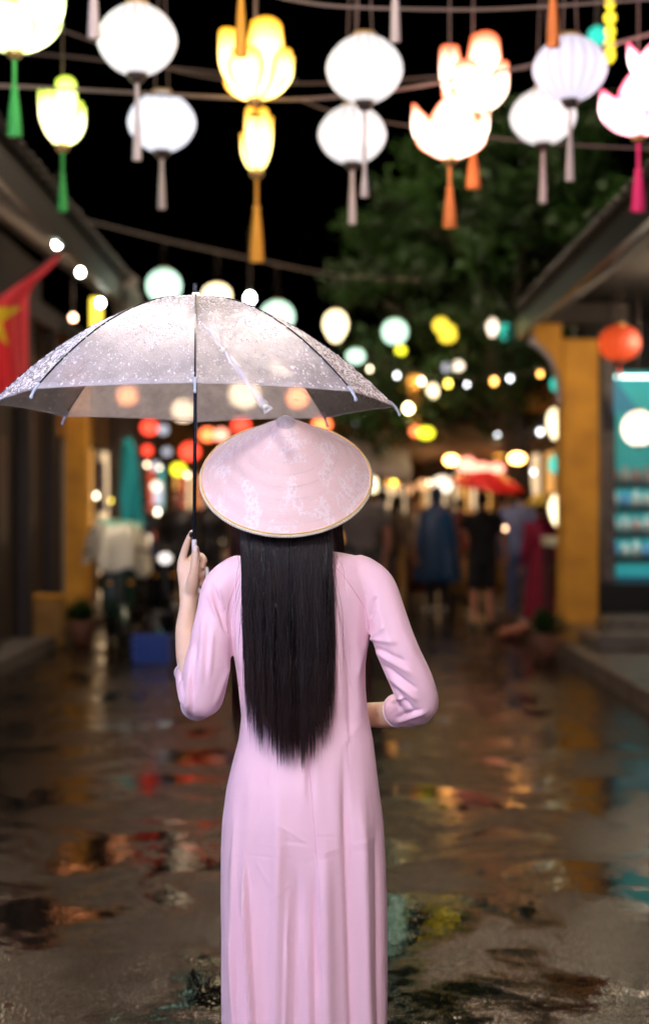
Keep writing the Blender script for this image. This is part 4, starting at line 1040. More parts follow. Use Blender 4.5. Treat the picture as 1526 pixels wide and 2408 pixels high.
def strand_mat():
    m = mat('black_hair_strand', (.010, .007, .007), .30, spec=.55); t = m.node_tree; b = t.nodes['Principled BSDF']; N = t.nodes.new; L = t.links.new
    a = N('ShaderNodeAttribute'); a.attribute_name = 'shade'; s_ = N('ShaderNodeSeparateColor'); L(a.outputs['Color'], s_.inputs[0])
    r = N('ShaderNodeValToRGB'); r.color_ramp.elements[0].color = (.0015, .0015, .002, 1); r.color_ramp.elements[1].color = (.020, .014, .014, 1); r.color_ramp.elements[1].position = 1
    L(s_.outputs[0], r.inputs['Fac'])
    g = N('ShaderNodeMix'); g.data_type = 'RGBA'; g.inputs['B'].default_value = (.040, .016, .014, 1); L(r.outputs['Color'], g.inputs['A'])
    q = N('ShaderNodeMapRange'); q.inputs['From Min'].default_value = .72; q.inputs['From Max'].default_value = 1.05; q.inputs['To Max'].default_value = .8; L(s_.outputs[1], q.inputs['Value']); L(q.outputs[0], g.inputs['Factor'])
    L(g.outputs['Result'], b.inputs['Base Color'])
    ro = N('ShaderNodeMapRange'); ro.inputs['To Min'].default_value = .22; ro.inputs['To Max'].default_value = .5; L(s_.outputs[0], ro.inputs['Value']); L(ro.outputs[0], b.inputs['Roughness'])
    return m
M_strand = strand_mat()
M_brown = mat('brown_hair_strand', (.05, .022, .014), .4)
rl_ = np.random.RandomState(5); NL = 230
lock_c = np.sort(rl_.uniform(576, 790, NL)); lock_len = np.where(rl_.rand(NL) < .45, -rl_.uniform(10, 75, NL), rl_.uniform(-20, 20, NL)); lock_w = rl_.uniform(.12, .55, NL); lock_len = lock_len+18*np.sin(lock_c*.16+1)*np.sin(lock_c*.047)
def hx(s, r):
    x0 = 569+s*(779-569)+r.normal()*1.5; c = (s-.5)
    return x0, 683+c*206*(1+.03*r.normal())+r.normal()*3
def hy(x1, r):
    e = np.interp(x1, [560, 572, 590, 612, 650, 690, 740, 765, 790, 800], [1600, 1690, 1730, 1758, 1785, 1795, 1785, 1745, 1700, 1600])
    k = int(np.argmin(abs(lock_c-x1)))
    return e+lock_len[k]-(95+330*min(.5, abs(x1-683)/218)**1.5)*r.rand()**1.4-abs(r.normal())*8
def hY(x, y, s):
    u = (x-681)/108
    yb = np.interp(y, [1200, 1260, 1340, 1420, 1700, 1900], [3.262, 3.228, 3.208, 3.203, 3.200, 3.196])
    return yb+.030*u*u+.012*np.random.rand()
hair = hair_strands('hair', 9000, hx, 1222, hy, hY, .00052, M_strand, 11, segs=15, clump=1)
hair_strands('hair_wisps', 520, hx, 1240, lambda x, r: float(np.interp(x, [575, 600, 650, 690, 740, 790], [1740, 1775, 1805, 1815, 1805, 1745]))-85*r.rand()**1.3, hY, .00040, M_brown, 31, wav=.003)
# loose hair at the sides and in front of the shoulders
def hx2(s, r): x = 545+s*26; return x, 549+s*22+r.normal()*3
hair_strands('hair_lock', 420, hx2, 1235, lambda x, r: 1735+r.normal()*30-abs(r.normal())*60, lambda x, y, s: np.interp(y, [1240, 1290, 1340, 1700], [3.33, 3.40, 3.465, 3.47])+.01*s, .0006, M_brown, 12)
def hx3(s, r): x = 778+s*30; return x-8+s*4, 800+s*12
hair_strands('hair_lock', 320, hx3, 1235, lambda x, r: 1330+r.normal()*12, lambda x, y, s: 3.40+.0006*(y-1240), .0006, M_strand, 13)
def hx4(s, r): return 862+s*8, 861+s*12
hair_strands('hair_lock', 60, hx4, 1520, lambda x, r: 1650+r.normal()*12, lambda x, y, s: 3.44, .0005, M_brown, 14)
def hx5(s, r): x = 560+s*230; return x, 681+(s-.5)*270+r.normal()*14
hair_strands('flyaway_hair', 90, hx5, 1275, lambda x, r: 1560+r.normal()*90, lambda x, y, s: 3.19+.02*((x-681)/110)**2, .00032, M_strand, 15, wav=.005)
bm = bmesh.new(); ball(bm, hc+Vector((0, -.012, .012)), (.083, .094, .112), 24, 16, Mh)
tube(bm, [Q(681, 1200, 3.30), Q(681, 1260, 3.285), Q(681, 1330, 3.262)], [(.090, .035), (.10, .022), (.098, .008)], 24, 4)
link('hair_mass', merged(bm, .008, 3), M_hair, wo)

# ================================================================ CONICAL HAT
hat = empty('conical_hat', P(673, 1122, 3.33), 'pink lace covered conical hat with a yellow bamboo rim on the woman head', 'hat')
th = math.radians(42); HC = P(673, 1122, 3.33); HR = .1985; HH = .180
ax = Vector((0.012, -math.sin(th), math.cos(th))).normalized(); e1 = Vector((1, 0, -.012)).normalized(); e2 = ax.cross(e1).normalized()
def hp(a, rho, lift=0):
    h = HH*(1-rho**1.01); rr = HR*rho
    if rho < .06: h = HH*(1-.06**1.01)+.004*(1-(rho/.06)**2)
    return HC+e1*(rr*math.cos(a))+e2*(rr*math.sin(a))+ax*(h+lift)
def lace_mat():
    m = bpy.data.materials.new('pink_lace_cloth'); m.use_nodes = True; t = m.node_tree; b = t.nodes['Principled BSDF']; N = t.nodes.new; L = t.links.new
    def mth(op, a, b_=None, c=None):
        n = N('ShaderNodeMath'); n.operation = op
        for k, v in enumerate((a, b_, c)):
            if v is None: continue
            if isinstance(v, (int, float)): n.inputs[k].default_value = v
            else: L(v, n.inputs[k])
        return n.outputs[0]
    def rng(v, a, b_, c=0, d_=1):
        n = N('ShaderNodeMapRange'); n.inputs['From Min'].default_value = a; n.inputs['From Max'].default_value = b_; n.inputs['To Min'].default_value = c; n.inputs['To Max'].default_value = d_; L(v, n.inputs['Value']); return n.outputs[0]
    uv = N('ShaderNodeUVMap'); uv.uv_map = 'cone'
    def flowers(scale, off):
        mp = N('ShaderNodeMapping'); mp.inputs['Location'].default_value = (off, off*.7, 0); L(uv.outputs[0], mp.inputs['Vector'])
        vo = N('ShaderNodeTexVoronoi'); vo.voronoi_dimensions = '2D'; vo.inputs['Scale'].default_value = scale; vo.inputs['Randomness'].default_value = .75; L(mp.outputs[0], vo.inputs['Vector'])
        df = N('ShaderNodeVectorMath'); df.operation = 'SUBTRACT'; L(mp.outputs[0], df.inputs[0]); L(vo.outputs['Position'], df.inputs[1])
        sp = N('ShaderNodeSeparateXYZ'); L(df.outputs[0], sp.inputs[0])
        cs = N('ShaderNodeSeparateColor'); L(vo.outputs['Color'], cs.inputs[0])
        ang = mth('MULTIPLY_ADD', mth('ARCTAN2', sp.outputs[1], sp.outputs[0]), 5.0, mth('MULTIPLY', cs.outputs[0], 6.28))
        pet = mth('MULTIPLY_ADD', mth('POWER', mth('ABSOLUTE', mth('COSINE', mth('MULTIPLY', ang, .5))), .6), .30, .06)
        rr = mth('SUBTRACT', vo.outputs['Distance'], pet)      # <0 inside the flower
        fill = rng(rr, 0.0, -.03); line = mth('SUBTRACT', rng(mth('ABSOLUTE', rr), .07, .03), fill)
        return fill, mth('MAXIMUM', line, 0)
    f1, l1 = flowers(13, 0); f2, l2 = flowers(27, 3.3)
    big = N('ShaderNodeTexNoise'); big.inputs['Scale'].default_value = 2.6; big.inputs['Detail'].default_value = 4; big.inputs['Roughness'].default_value = .6; big.inputs['Distortion'].default_value = .6; L(uv.outputs[0], big.inputs['Vector'])
    patch = rng(big.outputs['Fac'], .49, .56)
    squig = N('ShaderNodeTexVoronoi'); squig.voronoi_dimensions = '2D'; squig.feature = 'DISTANCE_TO_EDGE'; squig.inputs['Scale'].default_value = 60
    wn = N('ShaderNodeTexNoise'); wn.inputs['Scale'].default_value = 30; L(uv.outputs[0], wn.inputs['Vector'])
    wa = N('ShaderNodeVectorMath'); wa.operation = 'MULTIPLY_ADD'; wa.inputs[1].default_value = (.06, .06, .06); L(wn.outputs['Color'], wa.inputs[0]); L(uv.outputs[0], wa.inputs[2]); L(wa.outputs[0], squig.inputs['Vector'])
    sq = rng(squig.outputs['Distance'], .10, .02)
    ground = mth('MULTIPLY', patch, mth('SUBTRACT', 1.0, mth('MAXIMUM', f1, mth('MULTIPLY', f2, .7))))
    faint = mth('MULTIPLY', mth('MAXIMUM', mth('MAXIMUM', l1, l2), sq), .30)
    mx = mth('MAXIMUM', mth('MULTIPLY', ground, .9), faint)
    c = N('ShaderNodeMix'); c.data_type = 'RGBA'; c.inputs['A'].default_value = (.84, .60, .585, 1); c.inputs['B'].default_value = (.90, .78, .80, 1)
    L(mx, c.inputs['Factor']); L(c.outputs['Result'], b.inputs['Base Color'])
    b.inputs['Roughness'].default_value = .5; b.inputs['Sheen Weight'].default_value = .2
    bp = N('ShaderNodeBump'); bp.inputs['Strength'].default_value = .4; bp.inputs['Distance'].default_value = .001; L(mx, bp.inputs['Height']); L(bp.outputs[0], b.inputs['Normal'])
    return m
NS = 128; NRr = 40
rhos = [0.0, .03]+[.06+(1-.06)*k/NRr for k in range(NRr+1)]
V = []; Fc = []
for layer, lift in ((0, 0), (1, -.003)):
    for j, rho in enumerate(rhos):
        for k in range(NS):
            a = 2*PI*k/NS
            wob = .0008*math.sin(16*a)*rho*math.sin(rho*PI) + .0009*math.sin(rho*PI*15)*(rho > .1)
            V.append(hp(a, max(rho, .001), lift+wob))
nj = len(rhos)
for layer in (0, 1):
    o_ = layer*nj*NS
    for j in range(nj-1):
        for k in range(NS):
            f = (o_+j*NS+k, o_+j*NS+(k+1) % NS, o_+(j+1)*NS+(k+1) % NS, o_+(j+1)*NS+k)
            Fc.append(f if layer else f[::-1])
for k in range(NS): Fc.append(((nj-1)*NS+k, (nj-1)*NS+(k+1) % NS, nj*NS+(nj-1)*NS+(k+1) % NS, nj*NS+(nj-1)*NS+k))
cme = data_mesh('cone', V, Fc); uvl = cme.uv_layers.new(name='cone')
rl = [max(r_, .001) for _ in (0, 1) for r_ in rhos for k in range(NS)]
for lp_ in cme.loops:
    k = lp_.vertex_index % NS; rho = rl[lp_.vertex_index]; uvl.data[lp_.index].uv = (rho*math.cos(2*PI*k/NS)*1.25, rho*math.sin(2*PI*k/NS)*1.25)
link('cone', cme, lace_mat(), hat)
def ring_tube(name, rho, lift, r, m, parent, n=128, off=0):
    bm = bmesh.new(); tube(bm, [hp(2*PI*k/n, rho, lift)+(e1*math.cos(2*PI*k/n)+e2*math.sin(2*PI*k/n))*off for k in range(n+1)], r, 8, 1, caps=False)
    return bm_obj(name, bm, m, parent)
M_bam = mat('golden_bamboo_rim', (.80, .52, .18), .4); M_bam2 = mat('pale_bamboo_rim', (.86, .79, .60), .5)
ring_tube('rim_hoop', 1.0, .0024, .0019, M_bam, hat); rim2 = ring_tube('rim_binding', 1.0, -.0034, .0044, M_bam2, hat)
bm = bmesh.new()
for k in range(170):
    a = 2*PI*k/170; c = hp(a, 1, -.0034); er = e1*math.cos(a)+e2*math.sin(a)
    tube(bm, [c+.0049*(er*math.cos(t)+ax*math.sin(t)) for t in np.linspace(-2.4, 1.9, 7)], .0009, 4, 1)
tag(bm_obj('rim_stitches', bm, mat('rim_thread', (.82, .78, .66), .5), rim2), kind='stuff')
bm = bmesh.new()
for j in range(1, 9):
    rho = .12+.105*(j-.4); n = int(2*PI*HR*rho/.008)
    for k in range(n):
        if (k*7+j) % 11 == 0: continue
        a0 = 2*PI*(k+.1)/n; a1 = 2*PI*(k+.75)/n
        tube(bm, [hp(a0, rho, .0003), hp((a0+a1)/2, rho, .0013), hp(a1, rho, .0003)], .00042, 4, 1)
tag(bm_obj('stitching', bm, mat('grey_thread', (.62, .54, .57), .5), hat), kind='stuff')
bm = bmesh.new()
for q in range(5):
    rr = .012*(q+1)/1.0/HR*.36
    tube(bm, [hp(2*PI*k/24, rr, .0045-.0003*q) for k in range(25)], .0008, 5, 1)
for k in range(10): tube(bm, [hp(2*PI*k/10, .02, .006), hp(2*PI*k/10, .11, .004)], .0007, 4, 1)
bm_obj('tip_knot', bm, mat('silver_thread', (.66, .66, .70), .35), hat)

# ================================================================ CLEAR UMBRELLA
UC = P(461, 700, 3.46); UR = .487; UD = .262
um = empty('umbrella', P(457, 1390, 3.487), 'clear plastic rain umbrella beaded with drops, held up in the woman left hand', 'umbrella')
tilt = Matrix.Rotation(math.radians(-1.2), 3, 'X')
def upt(az, rho, lift=0):
    """az measured from the side that faces the street behind her, to the right"""
    return UC+tilt @ Vector((UR*rho*math.sin(az), -UR*rho*math.cos(az), -UD*rho**1.9+lift))
azs = [math.radians(5+45*i) for i in range(8)]
def panel_pt(i, u, v, lift=0):
    um_ = u*(1-.006*math.sin(PI*v)*u**4)
    a = upt(azs[i], um_); b = upt(azs[(i+1) % 8], um_)
    p = a*(1-v)+b*v
    c = UC+Vector((0, 0, -.25)); n_ = (p-c).normalized()
    sag = -.002*math.sin(PI*v)*u**1.5+.0025*math.sin(u*14+i)*math.sin(PI*v)*u+.0016*math.sin(v*17+u*9+i*2)*u
    return p+n_*(lift+sag)
def clear_mat():
    m = bpy.data.materials.new('frosted_clear_vinyl'); m.use_nodes = True; t = m.node_tree; N = t.nodes.new; L = t.links.new
    for n_ in list(t.nodes):
        if n_.type == 'BSDF_PRINCIPLED': t.nodes.remove(n_)
    out = [n_ for n_ in t.nodes if n_.type == 'OUTPUT_MATERIAL'][0]
    tc = N('ShaderNodeTexCoord'); mp = N('ShaderNodeMapping'); mp.inputs['Scale'].default_value = (14, 14, 5); L(tc.outputs['Object'], mp.inputs['Vector'])
    n1 = N('ShaderNodeTexNoise'); n1.inputs['Scale'].default_value = 1.2; n1.inputs['Detail'].default_value = 7; n1.inputs['Roughness'].default_value = .7; L(mp.outputs[0], n1.inputs['Vector'])
    n2 = N('ShaderNodeTexNoise'); n2.inputs['Scale'].default_value = 160; n2.inputs['Detail'].default_value = 2; L(tc.outputs['Object'], n2.inputs['Vector'])
    ad = N('ShaderNodeMath'); ad.operation = 'ADD'; L(n1.outputs['Fac'], ad.inputs[0]); L(n2.outputs['Fac'], ad.inputs[1])
    bp = N('ShaderNodeBump'); bp.inputs['Strength'].default_value = .35; bp.inputs['Distance'].default_value = .006; L(ad.outputs[0], bp.inputs['Height'])
    df = N('ShaderNodeBsdfDiffuse'); df.inputs['Color'].default_value = (.94, .88, .885, 1); L(bp.outputs[0], df.inputs['Normal'])
    tl = N('ShaderNodeBsdfTranslucent'); tl.inputs['Color'].default_value = (.92, .86, .88, 1)
    tp_ = N('ShaderNodeBsdfTransparent'); tp_.inputs['Color'].default_value = (.97, .96, .97, 1)
    gl = N('ShaderNodeBsdfGlossy'); gl.inputs['Roughness'].default_value = .16; L(bp.outputs[0], gl.inputs['Normal'])
    m0 = N('ShaderNodeMixShader'); m0.inputs[0].default_value = .42; L(df.outputs[0], m0.inputs[1]); L(tl.outputs[0], m0.inputs[2])
    fr = N('ShaderNodeMapRange'); fr.inputs['From Min'].default_value = .3; fr.inputs['From Max'].default_value = .72; fr.inputs['To Min'].default_value = UMB_LO; fr.inputs['To Max'].default_value = UMB_HI; L(n1.outputs['Fac'], fr.inputs['Value'])
    m1 = N('ShaderNodeMixShader'); L(fr.outputs[0], m1.inputs[0]); L(tp_.outputs[0], m1.inputs[1]); L(m0.outputs[0], m1.inputs[2])
    fz = N('ShaderNodeFresnel'); fz.inputs['IOR'].default_value = 1.35
    fa = N('ShaderNodeMath'); fa.operation = 'MULTIPLY_ADD'; fa.inputs[1].default_value = .8; fa.inputs[2].default_value = .03; L(fz.outputs[0], fa.inputs[0])
    m2 = N('ShaderNodeMixShader'); L(fa.outputs[0], m2.inputs[0]); L(m1.outputs[0], m2.inputs[1]); L(gl.outputs[0], m2.inputs[2])
    L(m2.outputs[0], out.inputs['Surface']); return m
M_clear = clear_mat()
M_hemv = mat('clear_hem', (.78, .76, .80), .25, alpha=.22)
M_rib = mat('black_steel_rib', (.02, .022, .03), .25, metal=.6, spec=.6)
M_tip = mat('clear_blue_tip', (.55, .65, .78), .15, alpha=.8)
cz_ = []
for i in range(8):
    nu, nv = 22, 12; V = []; Fc = []
    for a in range(nu+1):
        for b in range(nv+1): V.append(panel_pt(i, .015+.985*a/nu, b/nv))
    for a in range(nu):
        for b in range(nv): Fc.append((a*(nv+1)+b, (a+1)*(nv+1)+b, (a+1)*(nv+1)+b+1, a*(nv+1)+b+1))
    pn_ = link('canopy_panel', data_mesh('canopy_panel', V, Fc), M_clear, um)
    bm = bmesh.new(); tube(bm, [panel_pt(i, 1.0, b/16) for b in range(17)], .0014, 6, 1)
    prev = None
    for b in range(17):   # doubled welded hem band
        p1 = bm.verts.new(panel_pt(i, 1.0, b/16, .0006)); p2 = bm.verts.new(panel_pt(i, .972, b/16, .0006))
        if prev: bm.faces.new((prev[0], p1, p2, prev[1]))
        prev = (p1, p2)
    bm_obj('hem', bm, M_hemv, pn_)
    az = azs[i]
    bm = bmesh.new(); tube(bm, [upt(az, r_, .0012) for r_ in np.linspace(.02, .985, 20)], .0021, 6, 1)
    rb = bm_obj('rib', bm, M_rib, um)
    bm = bmesh.new(); e_ = upt(az, .985); dr = (upt(az, 1.0)-upt(az, .95)).normalized()
    tube(bm, [e_-dr*.004, e_+dr*.012, e_+dr*.022+Vector((0, 0, -.004)), e_+dr*.026+Vector((0, 0, -.008))], [.0038, .0036, .003, .0042], 8, 3, round_end=True)
    bm_obj('rib_tip', bm, M_tip, rb)
    bm = bmesh.new(); tube(bm, [upt(az, .50, -.002), UC+Vector((.012*math.sin(az), -.012*math.cos(az), -.16))], .0015, 6, 1)
    bm_obj('stretcher', bm, M_metal, rb)
bm = bmesh.new(); tube(bm, [P(457, 1276, 3.487), P(459, 1000, 3.475), P(461, 700, 3.46), P(459.5, 672, 3.46)], .0045, 12, 4); pole = bm_obj('pole', bm, mat('blue_black_steel', (.03, .045, .07), .2, metal=.8), um)
bm = bmesh.new(); tube(bm, [P(459.5, 690, 3.46), P(459, 667, 3.46)], [.0058, .0052], 12, 1); bm_obj('ferrule', bm, M_metal, um)
bm = bmesh.new(); lathe(bm, [(.017, -.006), (.018, 0), (.012, .004), (.009, .012)], 16, UC); bm_obj('top_cap', bm, mat('clear_cap', (.7, .7, .74), .2), um)
bm = bmesh.new(); lathe(bm, [(.006, -.03), (.012, -.028), (.013, 0), (.008, .002), (.007, .02)], 14, UC+Vector((0, 0, -.165))); bm_obj('runner', bm, M_metal, um)
M_white_pl = mat('white_plastic', (.78, .76, .78), .25)
bm = bmesh.new(); tube(bm, [P(457, 1272, 3.487), P(458, 1310, 3.489), P(459.5, 1350, 3.492), P(462, 1378, 3.494), P(471, 1391, 3.495), P(483, 1379, 3.495), P(488.5, 1355, 3.495), P(486.5, 1337, 3.495)],
     [.0062, .0062, .0062, .0060, .0055, .0052, .0050, .0046], 12, 5, round_end=True); bm_obj('handle', bm, M_white_pl, um)
# strap with snap
sp_ = [(475, 762, .03), (492, 780, .0), (515, 812, 0), (545, 850, 0), (575, 890, 0), (600, 925, -.01), (618, 948, -.012), (633, 968, -.014)]
def on_canopy(px_, py_):
    best = None
    o_ = camv; dr = (P(px_, py_, 3)-camv).normalized()
    h, n_, ii, dd = UB.ray_cast(o_, dr); return h
allV = []; allF = []
for i in (7, 0, 1):
    for a in range(23):
        for b in range(13): allV.append(panel_pt(i, .015+.985*a/22, b/12))
    o0 = (len(allV)-23*13)
    for a in range(22):
        for b in range(12): allF.append((o0+a*13+b, o0+(a+1)*13+b, o0+(a+1)*13+b+1, o0+a*13+b+1))
UB = BVHTree.FromPolygons(allV, allF)
cl_ = []; lastY = 3.1
for (x_, y_, w_) in sp_:
    h = on_canopy(x_, y_)
    if h is None or y_ > 915: cl_.append(P(x_, y_, lastY-.004)); lastY -= .004
    else: cl_.append(h-Vector((0, .008, -.002))); lastY = cl_[-1].y
pp, _ = catmull(cl_, [1]*len(cl_), 5)
bm = bmesh.new(); prev = None
for k, p in enumerate(pp):
    t = (pp[min(k+1, len(pp)-1)]-pp[max(k-1, 0)]).normalized(); wd = Vector((0, -1, 0)).cross(t).normalized()
    wv = (.0025+.0075*(k/len(pp)))*(1+.15*math.sin(k*1.7)); f_ = Vector((0, .004*math.sin(k*.9), 0))
    a = bm.verts.new(p+wd*wv+f_); b = bm.verts.new(p-wd*wv-f_)
    if prev: bm.faces.new((prev[0], a, b, prev[1]))
    prev = (a, b)
st_ = bm_obj('strap', bm, mat('frosted_strap', (.80, .77, .80), .2, alpha=.38), um)
so = st_.modifiers.new('s', 'SOLIDIFY'); so.thickness = .0008
for (x_, y_) in ((628, 955), (528, 828)):
    bm = bmesh.new(); pz = P(x_, y_, 3.0); k = min(range(len(pp)), key=lambda q: (pp[q].x/pp[q].y-pz.x/pz.y)**2+((pp[q].z-CZ)/pp[q].y-(pz.z-CZ)/pz.y)**2)
    bmesh.ops.create_cone(bm, cap_ends=True, segments=16, radius1=.0058, radius2=.0045, depth=.003)
    bmesh.ops.transform(bm, matrix=Matrix.Translation(pp[k]+Vector((0, -.003, 0))) @ Matrix.Rotation(PI/2, 4, 'X'), verts=bm.verts)
    bm_obj('snap', bm, mat('cream_snap', (.66, .70, .55), .3), st_)
# drops of rain standing on the canopy
rs = np.random.RandomState(21)
dv = []; df_ = []
def drop(p, n_, t_, r, el):
    b_ = n_.cross(t_).normalized(); t_ = b_.cross(n_).normalized(); o0 = len(dv)
    for (hr, hz) in ((1, 0), (.8, .38), (.4, .62)):
        for k in range(6):
            a = 2*PI*k/6; dv.append(p+b_*(r*hr*math.cos(a))+t_*(r*el*hr*math.sin(a))+n_*(r*hz))
    dv.append(p+n_*r*.7)
    for j in range(2):
        for k in range(6): df_.append((o0+j*6+k, o0+j*6+(k+1) % 6, o0+(j+1)*6+(k+1) % 6, o0+(j+1)*6+k))
    for k in range(6): df_.append((o0+12+k, o0+12+(k+1) % 6, o0+18))
dens = [1500, 1150, 420, 320, 360, 420, 1500, 2100]
dens = {0: 1500, 1: 2300, 2: 500, 3: 450, 4: 450, 5: 500, 6: 2600, 7: 1700}
for i in range(8):
    for _ in range(dens[i]):
        u = rs.rand()**.6*.97+.02; v = rs.rand()
        p = panel_pt(i, u, v); pu = panel_pt(i, u+.01, v); pv_ = panel_pt(i, u, v+.01 if v < .98 else v-.01)
        t_ = (pu-p).normalized(); n_ = (pv_-p).cross(t_).normalized()
        if n_.dot(p-(UC+Vector((0, 0, -.3)))) < 0: n_ = -n_
        r = .0009+.0023*rs.rand()**4+(.0010 if rs.rand() < .05 else 0)
        drop(p+n_*.0002, n_, t_, r, rs.uniform(.9, 1.9))
M_drop = mat('rain_water', (.95, .95, .98), .03, alpha=.75, spec=1.0)
tag(link('rain_drops', data_mesh('rain_drops', dv, df_), M_drop, um), kind='stuff')
# ================================================================ PEOPLE FARTHER DOWN THE STREET
def bystander(label, px, Y, h, face, shirt=None, pants=None, skin=M_skin_b, hair_c=None, z0=0, sleeve='short', leg='long', arms=None, stride=0, cape=None, skirt=None, shoes=None, hat_=None, hair_long=False, x=None, bulk=1.0):
    X = P(px, 0, Y).x if x is None else x
    k = h/1.72
    root = empty('person', (X, Y, z0), label, 'person')
    M = Matrix.Translation((X, Y, z0)) @ Matrix.Rotation(face, 4, 'Z') @ Matrix.Scale(k, 4)
    def T(bm, pts, r, sides=12, n=3):
        r = [(q[0]*k, q[1]*k) if hasattr(q, '__len__') else q*k for q in r]
        ref = tuple((M.to_3x3() @ Vector((0, 1, 0))).normalized())
        tube(bm, [M @ Vector(p) for p in pts], r, sides, n, round_end=True, ref=ref)
    arms = arms or [[(.19, 0, 1.40), (.24, -.02, 1.13), (.25, .06, .88)], [(-.19, 0, 1.40), (-.24, -.02, 1.13), (-.25, .06, .88)]]
    legs = [[(.09, 0, .92), (.10, .04*stride+.02, .5), (.10, .12*stride, .09)], [(-.09, 0, .92), (-.10, .02-.04*stride, .5), (-.10, -.12*stride, .09)]]
    torso = [(0, 0, .90), (0, 0, 1.08), (0, 0, 1.28), (0, 0, 1.41), (0, -.005, 1.47), (0, .0, 1.54)]
    tr_ = [(.15*bulk, .105*bulk), (.13*bulk, .095*bulk), (.165*bulk, .115*bulk), (.17, .09), (.07, .06), (.052, .055)]
    bm = bmesh.new()
    T(bm, torso, tr_, 16)
    ball(bm, M @ Vector((0, .01, 1.62)), (.073*k, .092*k, .112*k), 16, 12, Matrix.Rotation(face, 4, 'Z'))
    T(bm, [(0, .085, 1.63), (0, .118, 1.60)], [.012, .016], 8)
    T(bm, [(0, .05, 1.555), (0, .085, 1.545)], [.04, .026], 8)
    for s in (-1, 1): T(bm, [(s*.075, 0, 1.64), (s*.082, 0, 1.60)], [.014, .012], 8)
    for a in arms:
        T(bm, a, [.047, .038, .026])
        e = Vector(a[-1]); dv_ = (e-Vector(a[-2])).normalized(); sd = dv_.cross(Vector((0, 1, 0))); sd = sd.normalized() if sd.length > .1 else Vector((1, 0, 0))
        T(bm, [tuple(e), tuple(e+dv_*.05), tuple(e+dv_*.09)], [.026, .034, .03], 8)
        for q in range(4): T(bm, [tuple(e+dv_*.08+sd*(q-1.5)*.017), tuple(e+dv_*(.15+.01*(q in (1, 2)))+sd*(q-1.5)*.021+Vector((0, .015, 0)))], [.010, .008], 6, 2)
        T(bm, [tuple(e+dv_*.03+sd*.025), tuple(e+dv_*.09+sd*.05+Vector((0, .02, 0)))], [.012, .009], 6, 2)
    for l in legs:
        T(bm, l, [.085, .055, .038]); f = Vector(l[-1])
        T(bm, [tuple(f+Vector((0, -.03, -.035))), tuple(f+Vector((0, .08, -.045))), tuple(f+Vector((0, .17, -.06)))], [.036, .036, .026])
    body = link('body', merged(bm, .011*k, 2), skin, root)
    for s in (-1, 1):
        bm = bmesh.new(); ball(bm, M @ Vector((s*.032, .096, 1.635)), .010*k, 8, 6); bm_obj('eye', bm, mat('eye', (.7, .68, .66), .2), body)
        bm = bmesh.new(); f = Vector(legs[0][-1] if s > 0 else legs[1][-1])
        T(bm, [tuple(f+Vector((0, -.04, -.045))), tuple(f+Vector((0, .09, -.05))), tuple(f+Vector((0, .19, -.062)))], [.043, .043, .030], 10)
        bm_obj('shoe', bm, shoes or mat('dark_shoe', (.03, .03, .035), .4), root)
    hm = hair_c or M_hair
    bm = bmesh.new(); ball(bm, M @ Vector((0, -.012, 1.645)), (.084*k, .096*k, .108*k), 16, 12, Matrix.Rotation(face, 4, 'Z'))
    if hair_long: T(bm, [(0, -.07, 1.62), (0, -.095, 1.45), (0, -.115, 1.25)], [(.075, .04), (.09, .03), (.06, .02)])
    link('hair', merged(bm, .015, 2), hm, root)
    if shirt:
        bm = bmesh.new()
        T(bm, [(p[0], p[1], p[2]) for p in torso[:5]], [(a+.018, b+.018) for a, b in tr_[:4]]+[(.085, .07)], 16)
        for a in arms:
            if sleeve == 'long': T(bm, a, [.066, .055, .040])
            else:
                m_ = Vector(a[0])*.4+Vector(a[1])*.6; T(bm, [a[0], tuple(m_)], [.068, .060])
        me = merged(bm, .016, 2); c_ = get_co(me)
        nn = np.array([noise.noise((v[0]*9, v[1]*9, v[2]*5)) for v in c_]); set_co(me, c_+get_no(me)*nn[:, None]*.012)
        link('shirt', me, shirt, root)
    if pants:
        bm = bmesh.new()
        T(bm, [(0, 0, 1.02), (0, 0, .88)], [(.155*bulk, .115*bulk), (.16*bulk, .12*bulk)], 16)
        for l in legs:
            if leg == 'long': T(bm, l, [.10, .075, .062])
            else: T(bm, [l[0], tuple(Vector(l[0])*.15+Vector(l[1])*.85)], [.105, .092])
        link('trousers' if leg == 'long' else 'shorts', merged(bm, .016, 2), pants, root)
    if skirt:
        bm = bmesh.new(); T(bm, [(0, 0, 1.12), (0, 0, .9), (0, .0, .5), (0, 0, .16)], [(.14, .11), (.18, .14), (.21, .18), (.24, .21)], 20)
        me = merged(bm, .018, 2); c_ = get_co(me); ang = np.arctan2(c_[:, 1]-Y, c_[:, 0]-X); nn = np.sin(ang*11)*np.clip((1.0-c_[:, 2]), 0, 1)
        set_co(me, c_+get_no(me)*nn[:, None]*.014); link('skirt', me, skirt, root)
    if cape:   # hooded rain poncho
        bm = bmesh.new(); T(bm, [(0, 0, 1.52), (0, 0, 1.42), (0, 0, 1.34), (0, 0, 1.0), (0, 0, .48), (0, 0, .44)], [(.07, .07), (.20, .13), (.255, .16), (.30, .20), (.33, .24), (.33, .24)], 24)
        ball(bm, M @ Vector((0, -.01, 1.63)), (.105*k, .115*k, .13*k), 16, 12)
        T(bm, [(0, -.03, 1.72), (0, -.08, 1.79)], [.06, .02])
        me = merged(bm, .018, 2); c_ = get_co(me); ang = np.arctan2(c_[:, 1]-Y, c_[:, 0]-X); nn = np.sin(ang*9+c_[:, 2]*3)*np.clip((1.5-c_[:, 2]), 0, 1)
        set_co(me, c_+get_no(me)*nn[:, None]*.022); link('poncho', me, cape, root)
